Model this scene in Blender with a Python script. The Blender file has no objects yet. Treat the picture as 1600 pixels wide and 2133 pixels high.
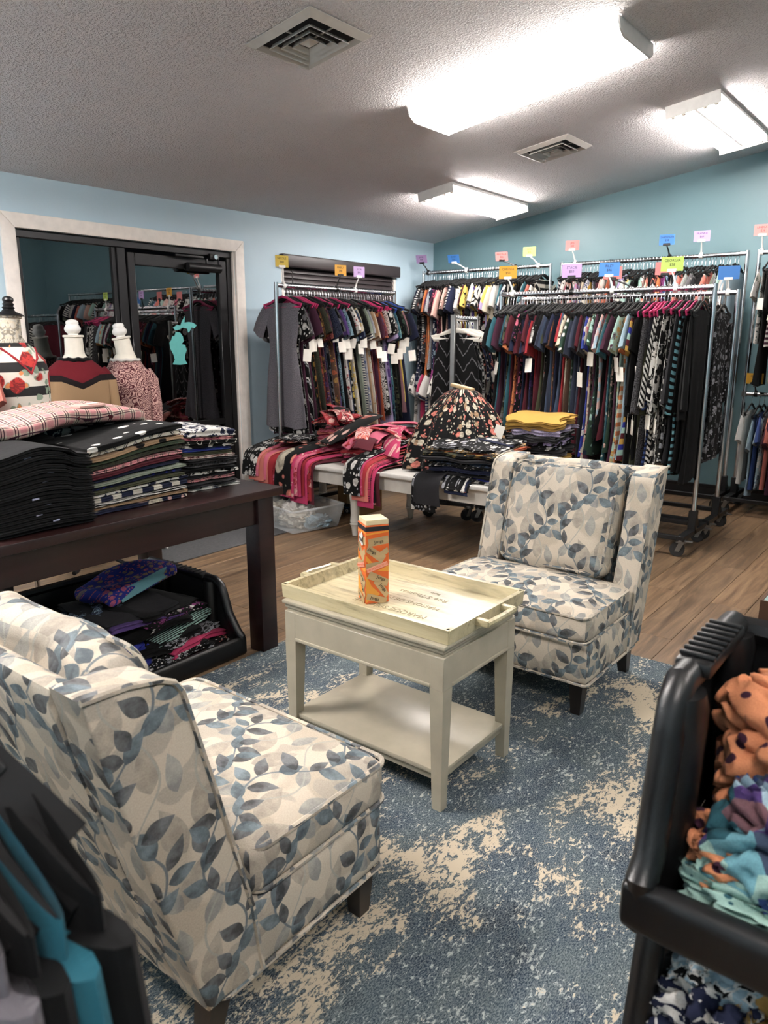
import bpy, bmesh, math, random
from math import sin, cos, pi, radians, sqrt, atan2, exp
from mathutils import Vector, Matrix, noise as mnoise

SC = bpy.context.scene
COL = SC.collection
random.seed(7)

# ------------------------------------------------------------------ camera
F_PX, PITCH, AZ, CAM_H = 1560.0, radians(13.2), radians(38.2), 1.40
cam_d = bpy.data.cameras.new('camera')
cam = bpy.data.objects.new('camera', cam_d)
COL.objects.link(cam)
cam.location = (0, 0, CAM_H)
cam.rotation_euler = (radians(90) - PITCH, 0, AZ - radians(90))
cam_d.sensor_fit = 'HORIZONTAL'
cam_d.sensor_width = 36.0
cam_d.lens = F_PX / 1600.0 * 36.0
cam_d.clip_start = 0.05
cam_d.dof.use_dof = True
cam_d.dof.focus_distance = 2.7
cam_d.dof.aperture_fstop = 9.5
SC.camera = cam

# ------------------------------------------------------------------ world: night outside
w = bpy.data.worlds.new('night')
SC.world = w
w.use_nodes = True
w.node_tree.nodes['Background'].inputs[0].default_value = (0.010, 0.013, 0.020, 1)
w.node_tree.nodes['Background'].inputs[1].default_value = 1.0

# ------------------------------------------------------------------ exposure
SC.view_settings.view_transform = 'Standard'
SC.view_settings.look = 'None'
SC.view_settings.gamma = 1.0
SC.view_settings.use_curve_mapping = False
SC.view_settings.exposure = 1.72
LAMP = 13.0           # radiance of the fluorescent tubes
FILL_BACK = 15.0  # fill strength of the unseen rear fixtures, added for indirect light
FILL_SIDE = 75.0  # boosted strength of the added side fill, out of view
SC.cycles.max_bounces = 7
SC.cycles.diffuse_bounces = 5
SC.cycles.glossy_bounces = 3
SC.cycles.transmission_bounces = 4
SC.cycles.transparent_max_bounces = 8
SC.cycles.caustics_reflective = False
SC.cycles.caustics_refractive = False
SC.cycles.use_denoising = True
SC.cycles.sample_clamp_indirect = 6.0

# ------------------------------------------------------------------ helpers: objects
def link(o):
    COL.objects.link(o)
    return o

def tag(o, label=None, cat=None, group=None, kind=None):
    if label: o['label'] = label
    if cat: o['category'] = cat
    if group: o['group'] = group
    if kind: o['kind'] = kind
    return o

def thing(name, label, cat, loc=(0, 0, 0), rz=0.0, group=None):
    o = bpy.data.objects.new(name, None)
    o.empty_display_size = 0.1
    o.location = loc
    o.rotation_euler = (0, 0, rz)
    link(o)
    return tag(o, label, cat, group)

def dup(o, parent=None, loc=None, rz=None):
    c = o.copy()
    link(c)
    if parent is not None: c.parent = parent
    if loc is not None: c.location = loc
    if rz is not None: c.rotation_euler = (0, 0, rz)
    for ch in o.children:
        dup(ch, c)
    return c

def mesh_from(name, verts, faces, uvs=None, smooth=True, angle=40):
    me = bpy.data.meshes.new(name)
    me.from_pydata(verts, [], faces)
    ul = me.uv_layers.new(name='UVMap')
    if uvs is not None:
        flat = []
        for f in faces:
            for i in f: flat.extend(uvs[i])
        ul.data.foreach_set('uv', flat)
    me.validate()
    if smooth:
        me.polygons.foreach_set('use_smooth', [True] * len(me.polygons))
        me.set_sharp_from_angle(angle=radians(angle))
    return me

def place(name, me, mat=None, parent=None, loc=(0, 0, 0), rot=(0, 0, 0), objmat=False):
    o = bpy.data.objects.new(name, me)
    link(o)
    if mat is not None:
        if objmat:
            if not me.materials: me.materials.append(None)
            o.material_slots[0].link = 'OBJECT'
            o.material_slots[0].material = mat
        elif not me.materials:
            me.materials.append(mat)
    o.location = loc
    o.rotation_euler = rot
    if parent is not None: o.parent = parent
    return o

class G:
    """collects shapes in one bmesh and links them as ONE mesh object"""
    def __init__(s):
        s.bm = bmesh.new()
    def _new(s, before):
        return [v for v in s.bm.verts if v.index == -1 or v not in before]
    def box(s, c, size, r=0.0, seg=2, M=None):
        g = bmesh.ops.create_cube(s.bm, size=1.0)
        vs = g['verts']
        for v in vs:
            v.co = Vector((v.co.x * size[0], v.co.y * size[1], v.co.z * size[2]))
        if r > 0:
            es = list({e for v in vs for e in v.link_edges})
            b = bmesh.ops.bevel(s.bm, geom=es, offset=min(r, min(size) * 0.49), segments=seg, profile=0.5, affect='EDGES')
            vs = list({v for f in b['faces'] for v in f.verts} | {v for v in vs if v.is_valid})
        T = Matrix.Translation(Vector(c)) @ (M.to_4x4() if M is not None else Matrix.Identity(4))
        bmesh.ops.transform(s.bm, matrix=T, verts=vs)
        return s
    def b2(s, lo, hi, r=0.0, seg=2):
        c = [(a + b) / 2 for a, b in zip(lo, hi)]
        return s.box(c, [abs(b - a) for a, b in zip(lo, hi)], r, seg)
    def frustum(s, c0, s0, c1, s1):
        v = []
        for c, q in ((c0, s0), (c1, s1)):
            for a, b in ((-1, -1), (1, -1), (1, 1), (-1, 1)):
                v.append(s.bm.verts.new((c[0] + a * q[0] / 2, c[1] + b * q[1] / 2, c[2])))
        for f in ((3, 2, 1, 0), (4, 5, 6, 7), (0, 1, 5, 4), (1, 2, 6, 5), (2, 3, 7, 6), (3, 0, 4, 7)):
            s.bm.faces.new([v[i] for i in f])
        return s
    def tube(s, path, r, n=8, closed=False, flat=1.0, ref=None, caps=True):
        P = [Vector(p) for p in path]
        m = len(P)
        rs = r if isinstance(r, (list, tuple)) else [r] * m
        rings = []
        last = None
        for i, p in enumerate(P):
            if closed: t = P[(i + 1) % m] - P[i - 1]
            else: t = P[min(i + 1, m - 1)] - P[max(i - 1, 0)]
            t.normalize()
            a = Vector(ref) if ref is not None else (last if last is not None else (Vector((0, 0, 1)) if abs(t.z) < 0.9 else Vector((1, 0, 0))))
            u = a - t * a.dot(t)
            if u.length < 1e-5: u = t.orthogonal()
            u.normalize()
            if ref is None: last = u
            b = t.cross(u)
            rings.append([s.bm.verts.new(p + u * (rs[i] * flat * cos(2 * pi * k / n)) + b * (rs[i] * sin(2 * pi * k / n))) for k in range(n)])
        for i in range(m if closed else m - 1):
            A, B = rings[i], rings[(i + 1) % m]
            for k in range(n):
                s.bm.faces.new((A[k], A[(k + 1) % n], B[(k + 1) % n], B[k]))
        if caps and not closed:
            s.bm.faces.new(rings[0][::-1]); s.bm.faces.new(rings[-1])
        return s
    def lathe(s, prof, c=(0, 0, 0), n=24, M=None, sx=1.0, sy=1.0):
        rings = []
        for z, r in prof:
            ring = []
            for k in range(n):
                v = Vector((r * sx * cos(2 * pi * k / n), r * sy * sin(2 * pi * k / n), z))
                if M is not None: v = M @ v
                ring.append(s.bm.verts.new(v + Vector(c)))
            rings.append(ring)
        for A, B in zip(rings, rings[1:]):
            for k in range(n):
                s.bm.faces.new((A[k], A[(k + 1) % n], B[(k + 1) % n], B[k]))
        s.bm.faces.new(rings[0][::-1]); s.bm.faces.new(rings[-1])
        return s
    def prism(s, pts, off, bev=0.0, seg=2):
        """pts: 3D outline, extruded by vector off"""
        a = [s.bm.verts.new(p) for p in pts]
        b = [s.bm.verts.new(Vector(p) + Vector(off)) for p in pts]
        n = len(a)
        fs = [s.bm.faces.new(a[::-1]), s.bm.faces.new(b)]
        for i in range(n):
            fs.append(s.bm.faces.new((a[i], a[(i + 1) % n], b[(i + 1) % n], b[i])))
        bmesh.ops.recalc_face_normals(s.bm, faces=fs)
        if bev > 0:
            es = list({e for f in fs[:2] for e in f.edges})
            bmesh.ops.bevel(s.bm, geom=es, offset=bev, segments=seg, profile=0.5, affect='EDGES')
        return s
    def cushion(s, c, size, r, crown=(0, 0, 0), n=10, M=None, warp=None):
        t = bmesh.new()
        bmesh.ops.create_cube(t, size=2.0)
        bmesh.ops.subdivide_edges(t, edges=t.edges[:], cuts=n, use_grid_fill=True)
        h = [q / 2 for q in size]
        T = Matrix.Translation(Vector(c)) @ (M.to_4x4() if M is not None else Matrix.Identity(4))
        mp = {}
        for v in t.verts:
            u = v.co.copy()
            p = Vector((u.x * h[0], u.y * h[1], u.z * h[2]))
            q = Vector([max(-h[i] + r, min(h[i] - r, p[i])) for i in range(3)])
            d = p - q
            if d.length > 1e-6: p = q + d.normalized() * r
            p.x += math.copysign(crown[0], u.x) * (1 - u.y ** 2) * (1 - u.z ** 2) * (abs(u.x) ** 2)
            p.y += math.copysign(crown[1], u.y) * (1 - u.x ** 2) * (1 - u.z ** 2) * (abs(u.y) ** 2)
            p.z += math.copysign(crown[2], u.z) * (1 - u.x ** 2) * (1 - u.y ** 2) * (abs(u.z) ** 2)
            if warp: p = warp(p, u)
            mp[v] = s.bm.verts.new(T @ p)
        for f in t.faces:
            s.bm.faces.new([mp[v] for v in f.verts])
        t.free()
        return s
    def mesh(s, name, smooth=True, angle=40, uv=None):
        bm = s.bm
        bmesh.ops.recalc_face_normals(bm, faces=bm.faces[:])
        bm.normal_update()
        ul = bm.loops.layers.uv.new('UVMap')
        for f in bm.faces:
            nx, ny, nz = map(abs, f.normal)
            for l in f.loops:
                p = l.vert.co
                if uv: l[ul].uv = uv(p, f.normal)
                elif nz >= nx and nz >= ny: l[ul].uv = (p.y, p.x)
                elif nx >= ny: l[ul].uv = (p.y, p.z)
                else: l[ul].uv = (p.x, p.z)
        me = bpy.data.meshes.new(name)
        bm.to_mesh(me); bm.free()
        if smooth:
            me.polygons.foreach_set('use_smooth', [True] * len(me.polygons))
            me.set_sharp_from_angle(angle=radians(angle))
        return me
    def obj(s, name, mat, parent=None, loc=(0, 0, 0), rot=(0, 0, 0), **k):
        return place(name, s.mesh(name, **k), mat, parent, loc, rot)

def text_mesh(name, body, size, mat, parent, loc, rot, align='CENTER', ext=0.0002, sx=1.0):
    cu = bpy.data.curves.new(name, 'FONT')
    cu.body = body; cu.size = size; cu.align_x = align; cu.align_y = 'CENTER'
    cu.extrude = ext; cu.resolution_u = 2
    t = bpy.data.objects.new(name, cu)
    link(t)
    dg = bpy.context.evaluated_depsgraph_get()
    me = bpy.data.meshes.new_from_object(t.evaluated_get(dg))
    bpy.data.objects.remove(t)
    me.materials.clear()
    o = place(name, me, mat, parent, loc, rot)
    o.scale = (sx, 1, 1)
    return o

# ------------------------------------------------------------------ helpers: materials
def srgb(h):
    if isinstance(h, str):
        h = h.lstrip('#')
        c = [int(h[i:i + 2], 16) / 255 for i in (0, 2, 4)]
    else: c = h
    return tuple([x / 12.92 if x <= 0.04045 else ((x + 0.055) / 1.055) ** 2.4 for x in c]) + (1.0,)

class N:
    def __init__(s, name):
        s.m = bpy.data.materials.new(name)
        s.m.use_nodes = True
        s.t = s.m.node_tree
        s.b = s.t.nodes['Principled BSDF']
    def put(s, sock, v):
        if isinstance(v, bpy.types.NodeSocket): s.t.links.new(v, sock)
        else: sock.default_value = v
    def n(s, t, ins=None, out=0, **p):
        k = s.t.nodes.new('ShaderNode' + t)
        for a, v in p.items(): setattr(k, a, v)
        for i, v in (ins or {}).items(): s.put(k.inputs[i], v)
        return k.outputs[out]
    def math(s, op, a, b=0.0, c=0.0, clamp=False):
        return s.n('Math', {0: a, 1: b, 2: c}, operation=op, use_clamp=clamp)
    def vm(s, op, a, b=(0, 0, 0), c=(0, 0, 0)):
        return s.n('VectorMath', {0: a, 1: b, 2: c}, operation=op)
    def scale(s, a, f):
        return s.n('VectorMath', {0: a, 'Scale': f}, operation='SCALE')
    def mix(s, f, a, b, blend='MIX'):
        return s.n('MixRGB', {0: f, 1: a, 2: b}, blend_type=blend)
    def noise(s, vec, sc, det=2.0, rough=0.5, dist=0.0, out=0):
        return s.n('TexNoise', {'Vector': vec, 'Scale': sc, 'Detail': det, 'Roughness': rough, 'Distortion': dist}, out)
    def vor(s, vec, sc, rand=1.0, out='Distance', feature='F1'):
        return s.n('TexVoronoi', {'Vector': vec, 'Scale': sc, 'Randomness': rand}, out, feature=feature)
    def step(s, f, a, b):
        return s.n('MapRange', {0: f, 1: a, 2: b, 3: 0.0, 4: 1.0}, clamp=True)
    def ramp(s, f, stops, interp='LINEAR'):
        k = s.t.nodes.new('ShaderNodeValToRGB')
        e = k.color_ramp.elements
        k.color_ramp.interpolation = interp
        while len(e) < len(stops): e.new(0.5)
        for el, (p, c) in zip(e, stops):
            el.position = p; el.color = c if len(c) == 4 else srgb(c)
        s.put(k.inputs[0], f)
        return k.outputs[0]
    def sep(s, v):
        k = s.t.nodes.new('ShaderNodeSeparateXYZ'); s.put(k.inputs[0], v)
        return k.outputs
    def comb(s, x, y, z=0.0):
        return s.n('CombineXYZ', {0: x, 1: y, 2: z})
    def uv(s): return s.n('UVMap')
    def obj(s): return s.n('TexCoord', out=3)
    def rnd(s): return s.n('ObjectInfo', out='Random')
    def bump(s, h, dist=0.002, st=0.5):
        s.put(s.b.inputs['Normal'], s.n('Bump', {'Height': h, 'Distance': dist, 'Strength': st}))
    def done(s, col=None, rough=0.6, metal=0.0, **k):
        if col is not None: s.put(s.b.inputs['Base Color'], col)
        s.put(s.b.inputs['Roughness'], rough)
        s.b.inputs['Metallic'].default_value = metal
        for a, v in k.items(): s.put(s.b.inputs[a.replace('_', ' ')], v)
        return s.m

def plain(name, h, rough=0.5, metal=0.0, var=0.06, sc=18.0, bump=0.0, **k):
    a = N(name)
    c = srgb(h)
    f = a.noise(a.obj(), sc, 3.0)
    lo = tuple(x * (1 - var) for x in c[:3]) + (1,)
    hi = tuple(min(1, x * (1 + var)) for x in c[:3]) + (1,)
    if bump: a.bump(a.noise(a.obj(), sc * 12, 2.0), 0.001, bump)
    return a.done(a.ramp(f, [(0.3, lo), (0.7, hi)]), rough, metal, **k)
# ------------------------------------------------------------------ fabrics
PAL = dict(black='0b0b0c', white='e6e2da', cream='dccfb4', ivory='d8d2c2', grey='6f6d70', charcoal='29282b', silver='a9aab0',
           red='a81f2a', maroon='5a1826', plum='4a2338', pink='d9637f', hotpink='c62a62', coral='e07a68', blush='e3b3a6', rust='b0512a',
           orange='d8793a', mustard='c99a2e', yellow='e0c043', olive='4a4c34', sage='8b9683', green='2f4a3a', mint='a9d3c5', teal='2c6470',
           aqua='6fb0bd', lightblue='9fbccb', blue='35508f', royal='2b36a0', navy='1d2440', denim='44546e', slate='3b4256', purple='5a3f80',
           lilac='a595bf', magenta='9a3a84', brown='5b4030', tan='b08d68', mauve='8a5f66', orchid='b57fb0', gold='b58a3a', jet='141416', ash='8a858c', smoke='68646b', lagoon='1c7488', tangerine='f0945c')
def pc(n):
    c = srgb(PAL[n]); l = .3 * c[0] + .59 * c[1] + .11 * c[2]
    return tuple(lerp_(x, l, .14) * .74 for x in c[:3]) + (1.0,)
def lerp_(a, b, t): return a + (b - a) * t

FAB = {}
def fabric(spec):
    """spec: 'kind colour colour ... [@scale]'"""
    if spec in FAB: return FAB[spec]
    body, _, sc = spec.partition('@')
    w_ = body.split()
    kind, cs = w_[0], [pc(c) for c in w_[1:]]
    sc = float(sc) if sc else 1.0
    a = N('fabric ' + spec)
    uv = a.uv()
    jit = a.vm('ADD', uv, a.comb(a.math('MULTIPLY', a.rnd(), 3.7), a.math('MULTIPLY', a.rnd(), 9.1)))
    wob = a.vm('ADD', jit, a.scale(a.noise(jit, 14 / sc, 2.0, out=1), 0.035 * sc))
    if kind == 'plain':
        col = cs[0]
    elif kind == 'heather':
        col = a.mix(a.step(a.noise(jit, 130 / sc, 3.0), 0.35, 0.65), cs[0], cs[1])
    elif kind == 'floral':
        v = a.vor(wob, 17 / sc, 0.9)
        rc = a.sep(a.vor(wob, 17 / sc, 0.9, 'Color'))[0]
        n_ = len(cs) - 1
        pet = a.ramp(rc, [(i / n_, c) for i, c in enumerate(cs[1:])], 'CONSTANT')
        v2 = a.vor(wob, 46 / sc, 1.0)
        rc2 = a.sep(a.vor(wob, 46 / sc, 1.0, 'Color'))[1]
        leaf = a.ramp(rc2, [(i / n_, c) for i, c in enumerate(cs[:0:-1])], 'CONSTANT')
        shade = a.mix(a.math('MULTIPLY', a.step(a.noise(wob, 60 / sc, 2.0), 0.45, 0.6), 0.45), pet, cs[0])
        col = a.mix(a.math('MULTIPLY', a.step(v2, 0.36, 0.28), a.step(rc2, 0.35, 0.4)), cs[0], leaf)
        col = a.mix(a.math('MULTIPLY', a.step(v, 0.42, 0.36), a.step(a.sep(a.vor(wob, 17 / sc, 0.9, 'Color'))[1], 0.28, 0.3)), col, shade)
    elif kind == 'dots':
        v = a.vor(jit, 22 / sc, 0.35)
        col = a.mix(a.step(v, 0.27, 0.23), cs[0], cs[1])
    elif kind == 'spots':
        st = a.vm('MULTIPLY', jit, (1.0, 1.25, 1.0))
        v = a.vor(st, 17 / sc, 0.8)
        col = a.mix(a.step(v, 0.30, 0.28), cs[0], cs[1])
    elif kind == 'stripe':
        x = a.sep(uv)
        f = a.math('FRACT', a.math('MULTIPLY', x[1], 34 / sc))
        f = a.math('MULTIPLY', f, float(len(cs)))
        col = a.ramp(a.math('DIVIDE', f, float(len(cs))), [(i / len(cs), c) for i, c in enumerate(cs)], 'CONSTANT')
    elif kind == 'vstripe':
        x = a.sep(uv)
        f = a.math('FRACT', a.math('MULTIPLY', x[0], 24 / sc))
        col = a.ramp(f, [(i / len(cs), c) for i, c in enumerate(cs)], 'CONSTANT')
    elif kind == 'chevron':
        x = a.sep(uv)
        zig = a.math('PINGPONG', x[0], 0.10)
        f = a.math('FRACT', a.math('MULTIPLY', a.math('ADD', x[1], a.math('MULTIPLY', zig, 1.3)), 26 / sc))
        col = a.ramp(f, [(0, cs[0]), (0.5, cs[1])], 'CONSTANT')
    elif kind == 'ikat':
        x = a.sep(uv)
        nz = a.noise(a.vm('MULTIPLY', jit, (60, 9, 1)), 1.0, 2.0)
        zig = a.math('PINGPONG', x[0], 0.07)
        f = a.math('FRACT', a.math('ADD', a.math('MULTIPLY', a.math('ADD', x[1], a.math('MULTIPLY', zig, 1.6)), 8 / sc), a.math('MULTIPLY', nz, 0.5)))
        col = a.ramp(f, [(0, cs[0]), (0.62, cs[1]), (0.72, cs[0]), (0.8, cs[2 % len(cs)]), (0.9, cs[0])], 'CONSTANT')
    elif kind == 'plaid':
        x = a.sep(uv)
        def lines(c, fr, lo, hi): 
            f = a.math('FRACT', a.math('MULTIPLY', c, fr / sc)); return a.math('MULTIPLY', a.step(f, lo - .01, lo), a.step(f, hi, hi - .01))
        col = a.mix(a.math('MULTIPLY', lines(x[0], 22, .5, .98), 0.45), cs[0], cs[1])
        col = a.mix(a.math('MULTIPLY', lines(x[1], 22, .5, .98), 0.45), col, cs[1])
        ln = a.math('MAXIMUM', a.math('MAXIMUM', lines(x[0], 22, .1, .17), lines(x[0], 22, .3, .37)), a.math('MAXIMUM', lines(x[1], 22, .1, .17), lines(x[1], 22, .3, .37)))
        col = a.mix(ln, col, cs[2])
    elif kind == 'check':
        x = a.sep(uv)
        col = a.mix(a.math('MULTIPLY', a.step(a.math('FRACT', a.math('MULTIPLY', x[0], 12 / sc)), .55, .57), a.step(a.math('FRACT', a.math('MULTIPLY', x[1], 9 / sc)), .35, .37)), cs[0], cs[1])
    elif kind == 'leopard':
        v = a.vor(wob, 24 / sc, 0.85)
        ring = a.math('MULTIPLY', a.step(v, 0.22, 0.27), a.step(v, 0.47, 0.42))
        br = a.step(a.noise(wob, 40 / sc, 1.0), 0.42, 0.5)
        col = a.mix(a.math('MULTIPLY', ring, br), cs[0], cs[1])
    elif kind == 'marble':
        f = a.noise(wob, 24 / sc, 3.0, 0.55, 0.8)
        st = [(0, cs[0])] + [(0.42 + 0.16 * (i + 1) / len(cs), c) for i, c in enumerate(cs[1:])]
        col = a.ramp(f, st, 'CONSTANT')
    elif kind == 'paisley':
        v = a.vor(wob, 26 / sc, 1.0)
        f = a.math('FRACT', a.math('MULTIPLY', v, 4.0))
        col = a.mix(a.step(f, 0.42, 0.5), cs[0], cs[1])
        col = a.mix(a.math('MULTIPLY', a.step(a.noise(wob, 90 / sc, 2.0), 0.52, 0.58), .6), col, cs[-1])
    elif kind == 'geo':
        e = a.sep(a.vor(jit, 16 / sc, 1.0, 'Color'))[0]
        col = a.ramp(e, [(i / len(cs), c) for i, c in enumerate(cs)], 'CONSTANT')
    else: raise ValueError(kind)
    wv = a.noise(uv, 420, 1.0)
    col = a.mix(0.12, col, a.ramp(wv, [(0.3, (0, 0, 0, 1)), (0.7, (1, 1, 1, 1))]), 'OVERLAY')
    a.bump(a.noise(uv, 30.0, 3.0), 0.004, 0.35)
    FAB[spec] = a.done(col, 0.85, Sheen_Weight=0.03, Specular_IOR_Level=0.18)
    return FAB[spec]

KINDWORD = dict(plain='plain {0}', heather='heathered {0}', floral='{0} floral', dots='{0} polka dot', spots='{0} large-spotted', stripe='{0} and {1} striped',
                vstripe='{0} and {1} vertical-striped', chevron='{0} and {1} chevron', ikat='{0} and {1} zigzag', plaid='{0} and {2} plaid', check='{0} and {1} checked',
                leopard='{0} leopard-spotted', marble='{0} and {1} mottled', paisley='{0} and {1} paisley', geo='{0} and {1} faceted')
NICE = dict(jet='jet black', ash='ash grey', smoke='smoke grey', lagoon='bright teal', tangerine='tangerine', lightblue='light blue', hotpink='hot pink', royal='royal blue')
def describe(spec):
    w_ = spec.partition('@')[0].split()
    return KINDWORD[w_[0]].format(*[NICE.get(c, c) for c in w_[1:]])

# ------------------------------------------------------------------ upholstery: vines of watercolour leaves
def leaf_group():
    g = bpy.data.node_groups.new('leaf shape', 'ShaderNodeTree')
    I = g.interface
    for nm, ty in (('UV', 'NodeSocketVector'), ('Centre', 'NodeSocketVector'), ('Angle', 'NodeSocketFloat'), ('Length', 'NodeSocketFloat'), ('Width', 'NodeSocketFloat')):
        I.new_socket(nm, in_out='INPUT', socket_type=ty)
    I.new_socket('Mask', in_out='OUTPUT', socket_type='NodeSocketFloat')
    I.new_socket('Along', in_out='OUTPUT', socket_type='NodeSocketFloat')
    nd, lk = g.nodes, g.links
    gi, go = nd.new('NodeGroupInput'), nd.new('NodeGroupOutput')
    def n(t, **p):
        k = nd.new('ShaderNode' + t)
        for a, v in p.items(): setattr(k, a, v)
        return k
    def m(op, a, b=None):
        k = n('Math', operation=op)
        for i, v in enumerate((a, b)):
            if v is None: continue
            if isinstance(v, bpy.types.NodeSocket): lk.new(v, k.inputs[i])
            else: k.inputs[i].default_value = v
        return k.outputs[0]
    sub = n('VectorMath', operation='SUBTRACT'); lk.new(gi.outputs[0], sub.inputs[0]); lk.new(gi.outputs[1], sub.inputs[1])
    sp = n('SeparateXYZ'); lk.new(sub.outputs[0], sp.inputs[0])
    i = m('ROUND', m('DIVIDE', sp.outputs[0], LW))
    dx = m('SUBTRACT', sp.outputs[0], m('MULTIPLY', i, LW))
    dy0 = m('SUBTRACT', sp.outputs[1], m('MULTIPLY', i, LH * 0.43))
    dy = m('SUBTRACT', dy0, m('MULTIPLY', m('ROUND', m('DIVIDE', dy0, LH)), LH))
    cb = n('CombineXYZ'); lk.new(dx, cb.inputs[0]); lk.new(dy, cb.inputs[1])
    ro = n('VectorRotate', rotation_type='Z_AXIS'); lk.new(cb.outputs[0], ro.inputs['Vector'])
    lk.new(m('MULTIPLY', gi.outputs[2], -1.0), ro.inputs['Angle'])
    s2 = n('SeparateXYZ'); lk.new(ro.outputs[0], s2.inputs[0])
    x = m('DIVIDE', s2.outputs[0], gi.outputs[3])
    y = m('DIVIDE', s2.outputs[1], gi.outputs[4])
    prof = m('MULTIPLY', m('SUBTRACT', 1.0, m('MULTIPLY', x, x)), m('MAXIMUM', m('SUBTRACT', 1.0, m('MULTIPLY', x, 0.38)), 0.0))
    f = m('SUBTRACT', prof, m('ABSOLUTE', y))
    mk = n('Math', operation='MULTIPLY', use_clamp=True); lk.new(f, mk.inputs[0]); mk.inputs[1].default_value = 14.0
    lk.new(mk.outputs[0], go.inputs[0]); lk.new(x, go.inputs[1])
    return g
LW, LH = 0.170, 0.345
LEAF = leaf_group()

def leaf_fabric():
    a = N('leaf print linen')
    uv = a.uv()
    vec = a.vm('ADD', uv, a.scale(a.vm('SUBTRACT', a.noise(uv, 9.0, 1.0, out=1), (0.5, 0.5, 0.5)), 0.022))
    wash = a.noise(uv, 26.0, 3.0, 0.6)
    fine = a.noise(uv, 300.0, 2.0)
    col = a.mix(a.step(a.noise(vec, 7.0, 1.0), 0.52, 0.56), srgb('cbc0ae'), srgb('b9ae9c'))
    col = a.mix(a.math('MULTIPLY', a.step(a.noise(a.vm('ADD', vec, (5.3, 2.2, 0)), 11.0, 1.5), 0.56, 0.585), .8), col, srgb('aaa295'))
    def leaf(c, ang, L, W, dark, light, op=1.0):
        nonlocal col
        k = a.t.nodes.new('ShaderNodeGroup'); k.node_tree = LEAF
        a.put(k.inputs[0], vec)
        k.inputs[1].default_value = (c[0], c[1], 0); k.inputs[2].default_value = radians(ang)
        k.inputs[3].default_value = L / 2; k.inputs[4].default_value = W / 2
        tone = a.mix(a.step(a.math('ADD', wash, a.math('MULTIPLY', k.outputs[1], 0.10)), 0.36, 0.66), dark, light)
        col = a.mix(a.math('MULTIPLY', k.outputs[0], op), col, tone)
    # pale background leaves
    for c, an, L, W in (((.05, .06), 70, .11, .05), ((.15, .17), 115, .12, .052), ((.02, .25), 55, .10, .05), ((.11, .31), 95, .10, .046)):
        leaf(c, an, L, W, srgb('958d81'), srgb('b5ac9d'), 0.85)
    for c, an, L, W in (((.14, .04), 130, .085, .036), ((.06, .17), 60, .08, .036), ((.16, .28), 100, .085, .036)):
        leaf(c, an, L, W, srgb('7d8181'), srgb('a5a59e'), 0.8)
    # the vine
    x = a.sep(vec)
    def vine(ph, wd, colr, op):
        nonlocal col
        # skewed lattice: shift v by the column index
        i = a.math('FLOOR', a.math('DIVIDE', x[0], LW))
        u = a.math('SUBTRACT', x[0], a.math('MULTIPLY', i, LW))
        v = a.math('SUBTRACT', x[1], a.math('MULTIPLY', i, LH * 0.43))
        cx = a.math('MULTIPLY_ADD', a.math('SINE', a.math('MULTIPLY_ADD', v, 2 * pi / LH, ph)), 0.048, LW / 2)
        d = a.math('ABSOLUTE', a.math('SUBTRACT', u, cx))
        col = a.mix(a.math('MULTIPLY', a.step(d, wd, wd * 0.6), op), col, colr)
    vine(2.6, 0.0032, srgb('a5a49b'), 0.8)
    vine(0.0, 0.0034, srgb('6c757a'), 0.95)
    B = srgb('49545a'); Bl = srgb('7a888e'); D = srgb('3c3e3f'); Dl = srgb('74787b')
    def on(v): return LW / 2 + 0.048 * sin(2 * pi * v / LH)
    for v, side, an, L, W, t in ((.02, 1, 35, .066, .034, 0), (.055, -1, 140, .072, .036, 1), (.095, 1, 60, .070, .032, 1), (.135, -1, 115, .068, .038, 0),
                                 (.175, 1, 20, .074, .036, 1), (.21, -1, 150, .066, .034, 0), (.245, 1, 70, .070, .036, 0), (.285, -1, 105, .074, .034, 1), (.33, 1, 50, .062, .030, 0), (.338, -1, 165, .064, .032, 1), (.075, 1, 10, .060, .030, 0), (.195, -1, 100, .058, .028, 1), (.265, 1, 28, .060, .030, 1), (.31, -1, 135, .060, .030, 0), (.005, -1, 120, .056, .028, 1)):
        r = radians(an)
        c = (on(v) + cos(r) * L * .56, v + sin(r) * L * .56)
        leaf(c, an, L, W, B if t == 0 else D, Bl if t == 0 else Dl, 0.96)
    col = a.mix(0.10, col, a.ramp(fine, [(0.3, (0, 0, 0, 1)), (0.7, (1, 1, 1, 1))]), 'OVERLAY')
    a.bump(a.noise(uv, 500.0, 1.0), 0.0008, 0.5)
    return a.done(col, 0.8, Specular_IOR_Level=0.25)

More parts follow.
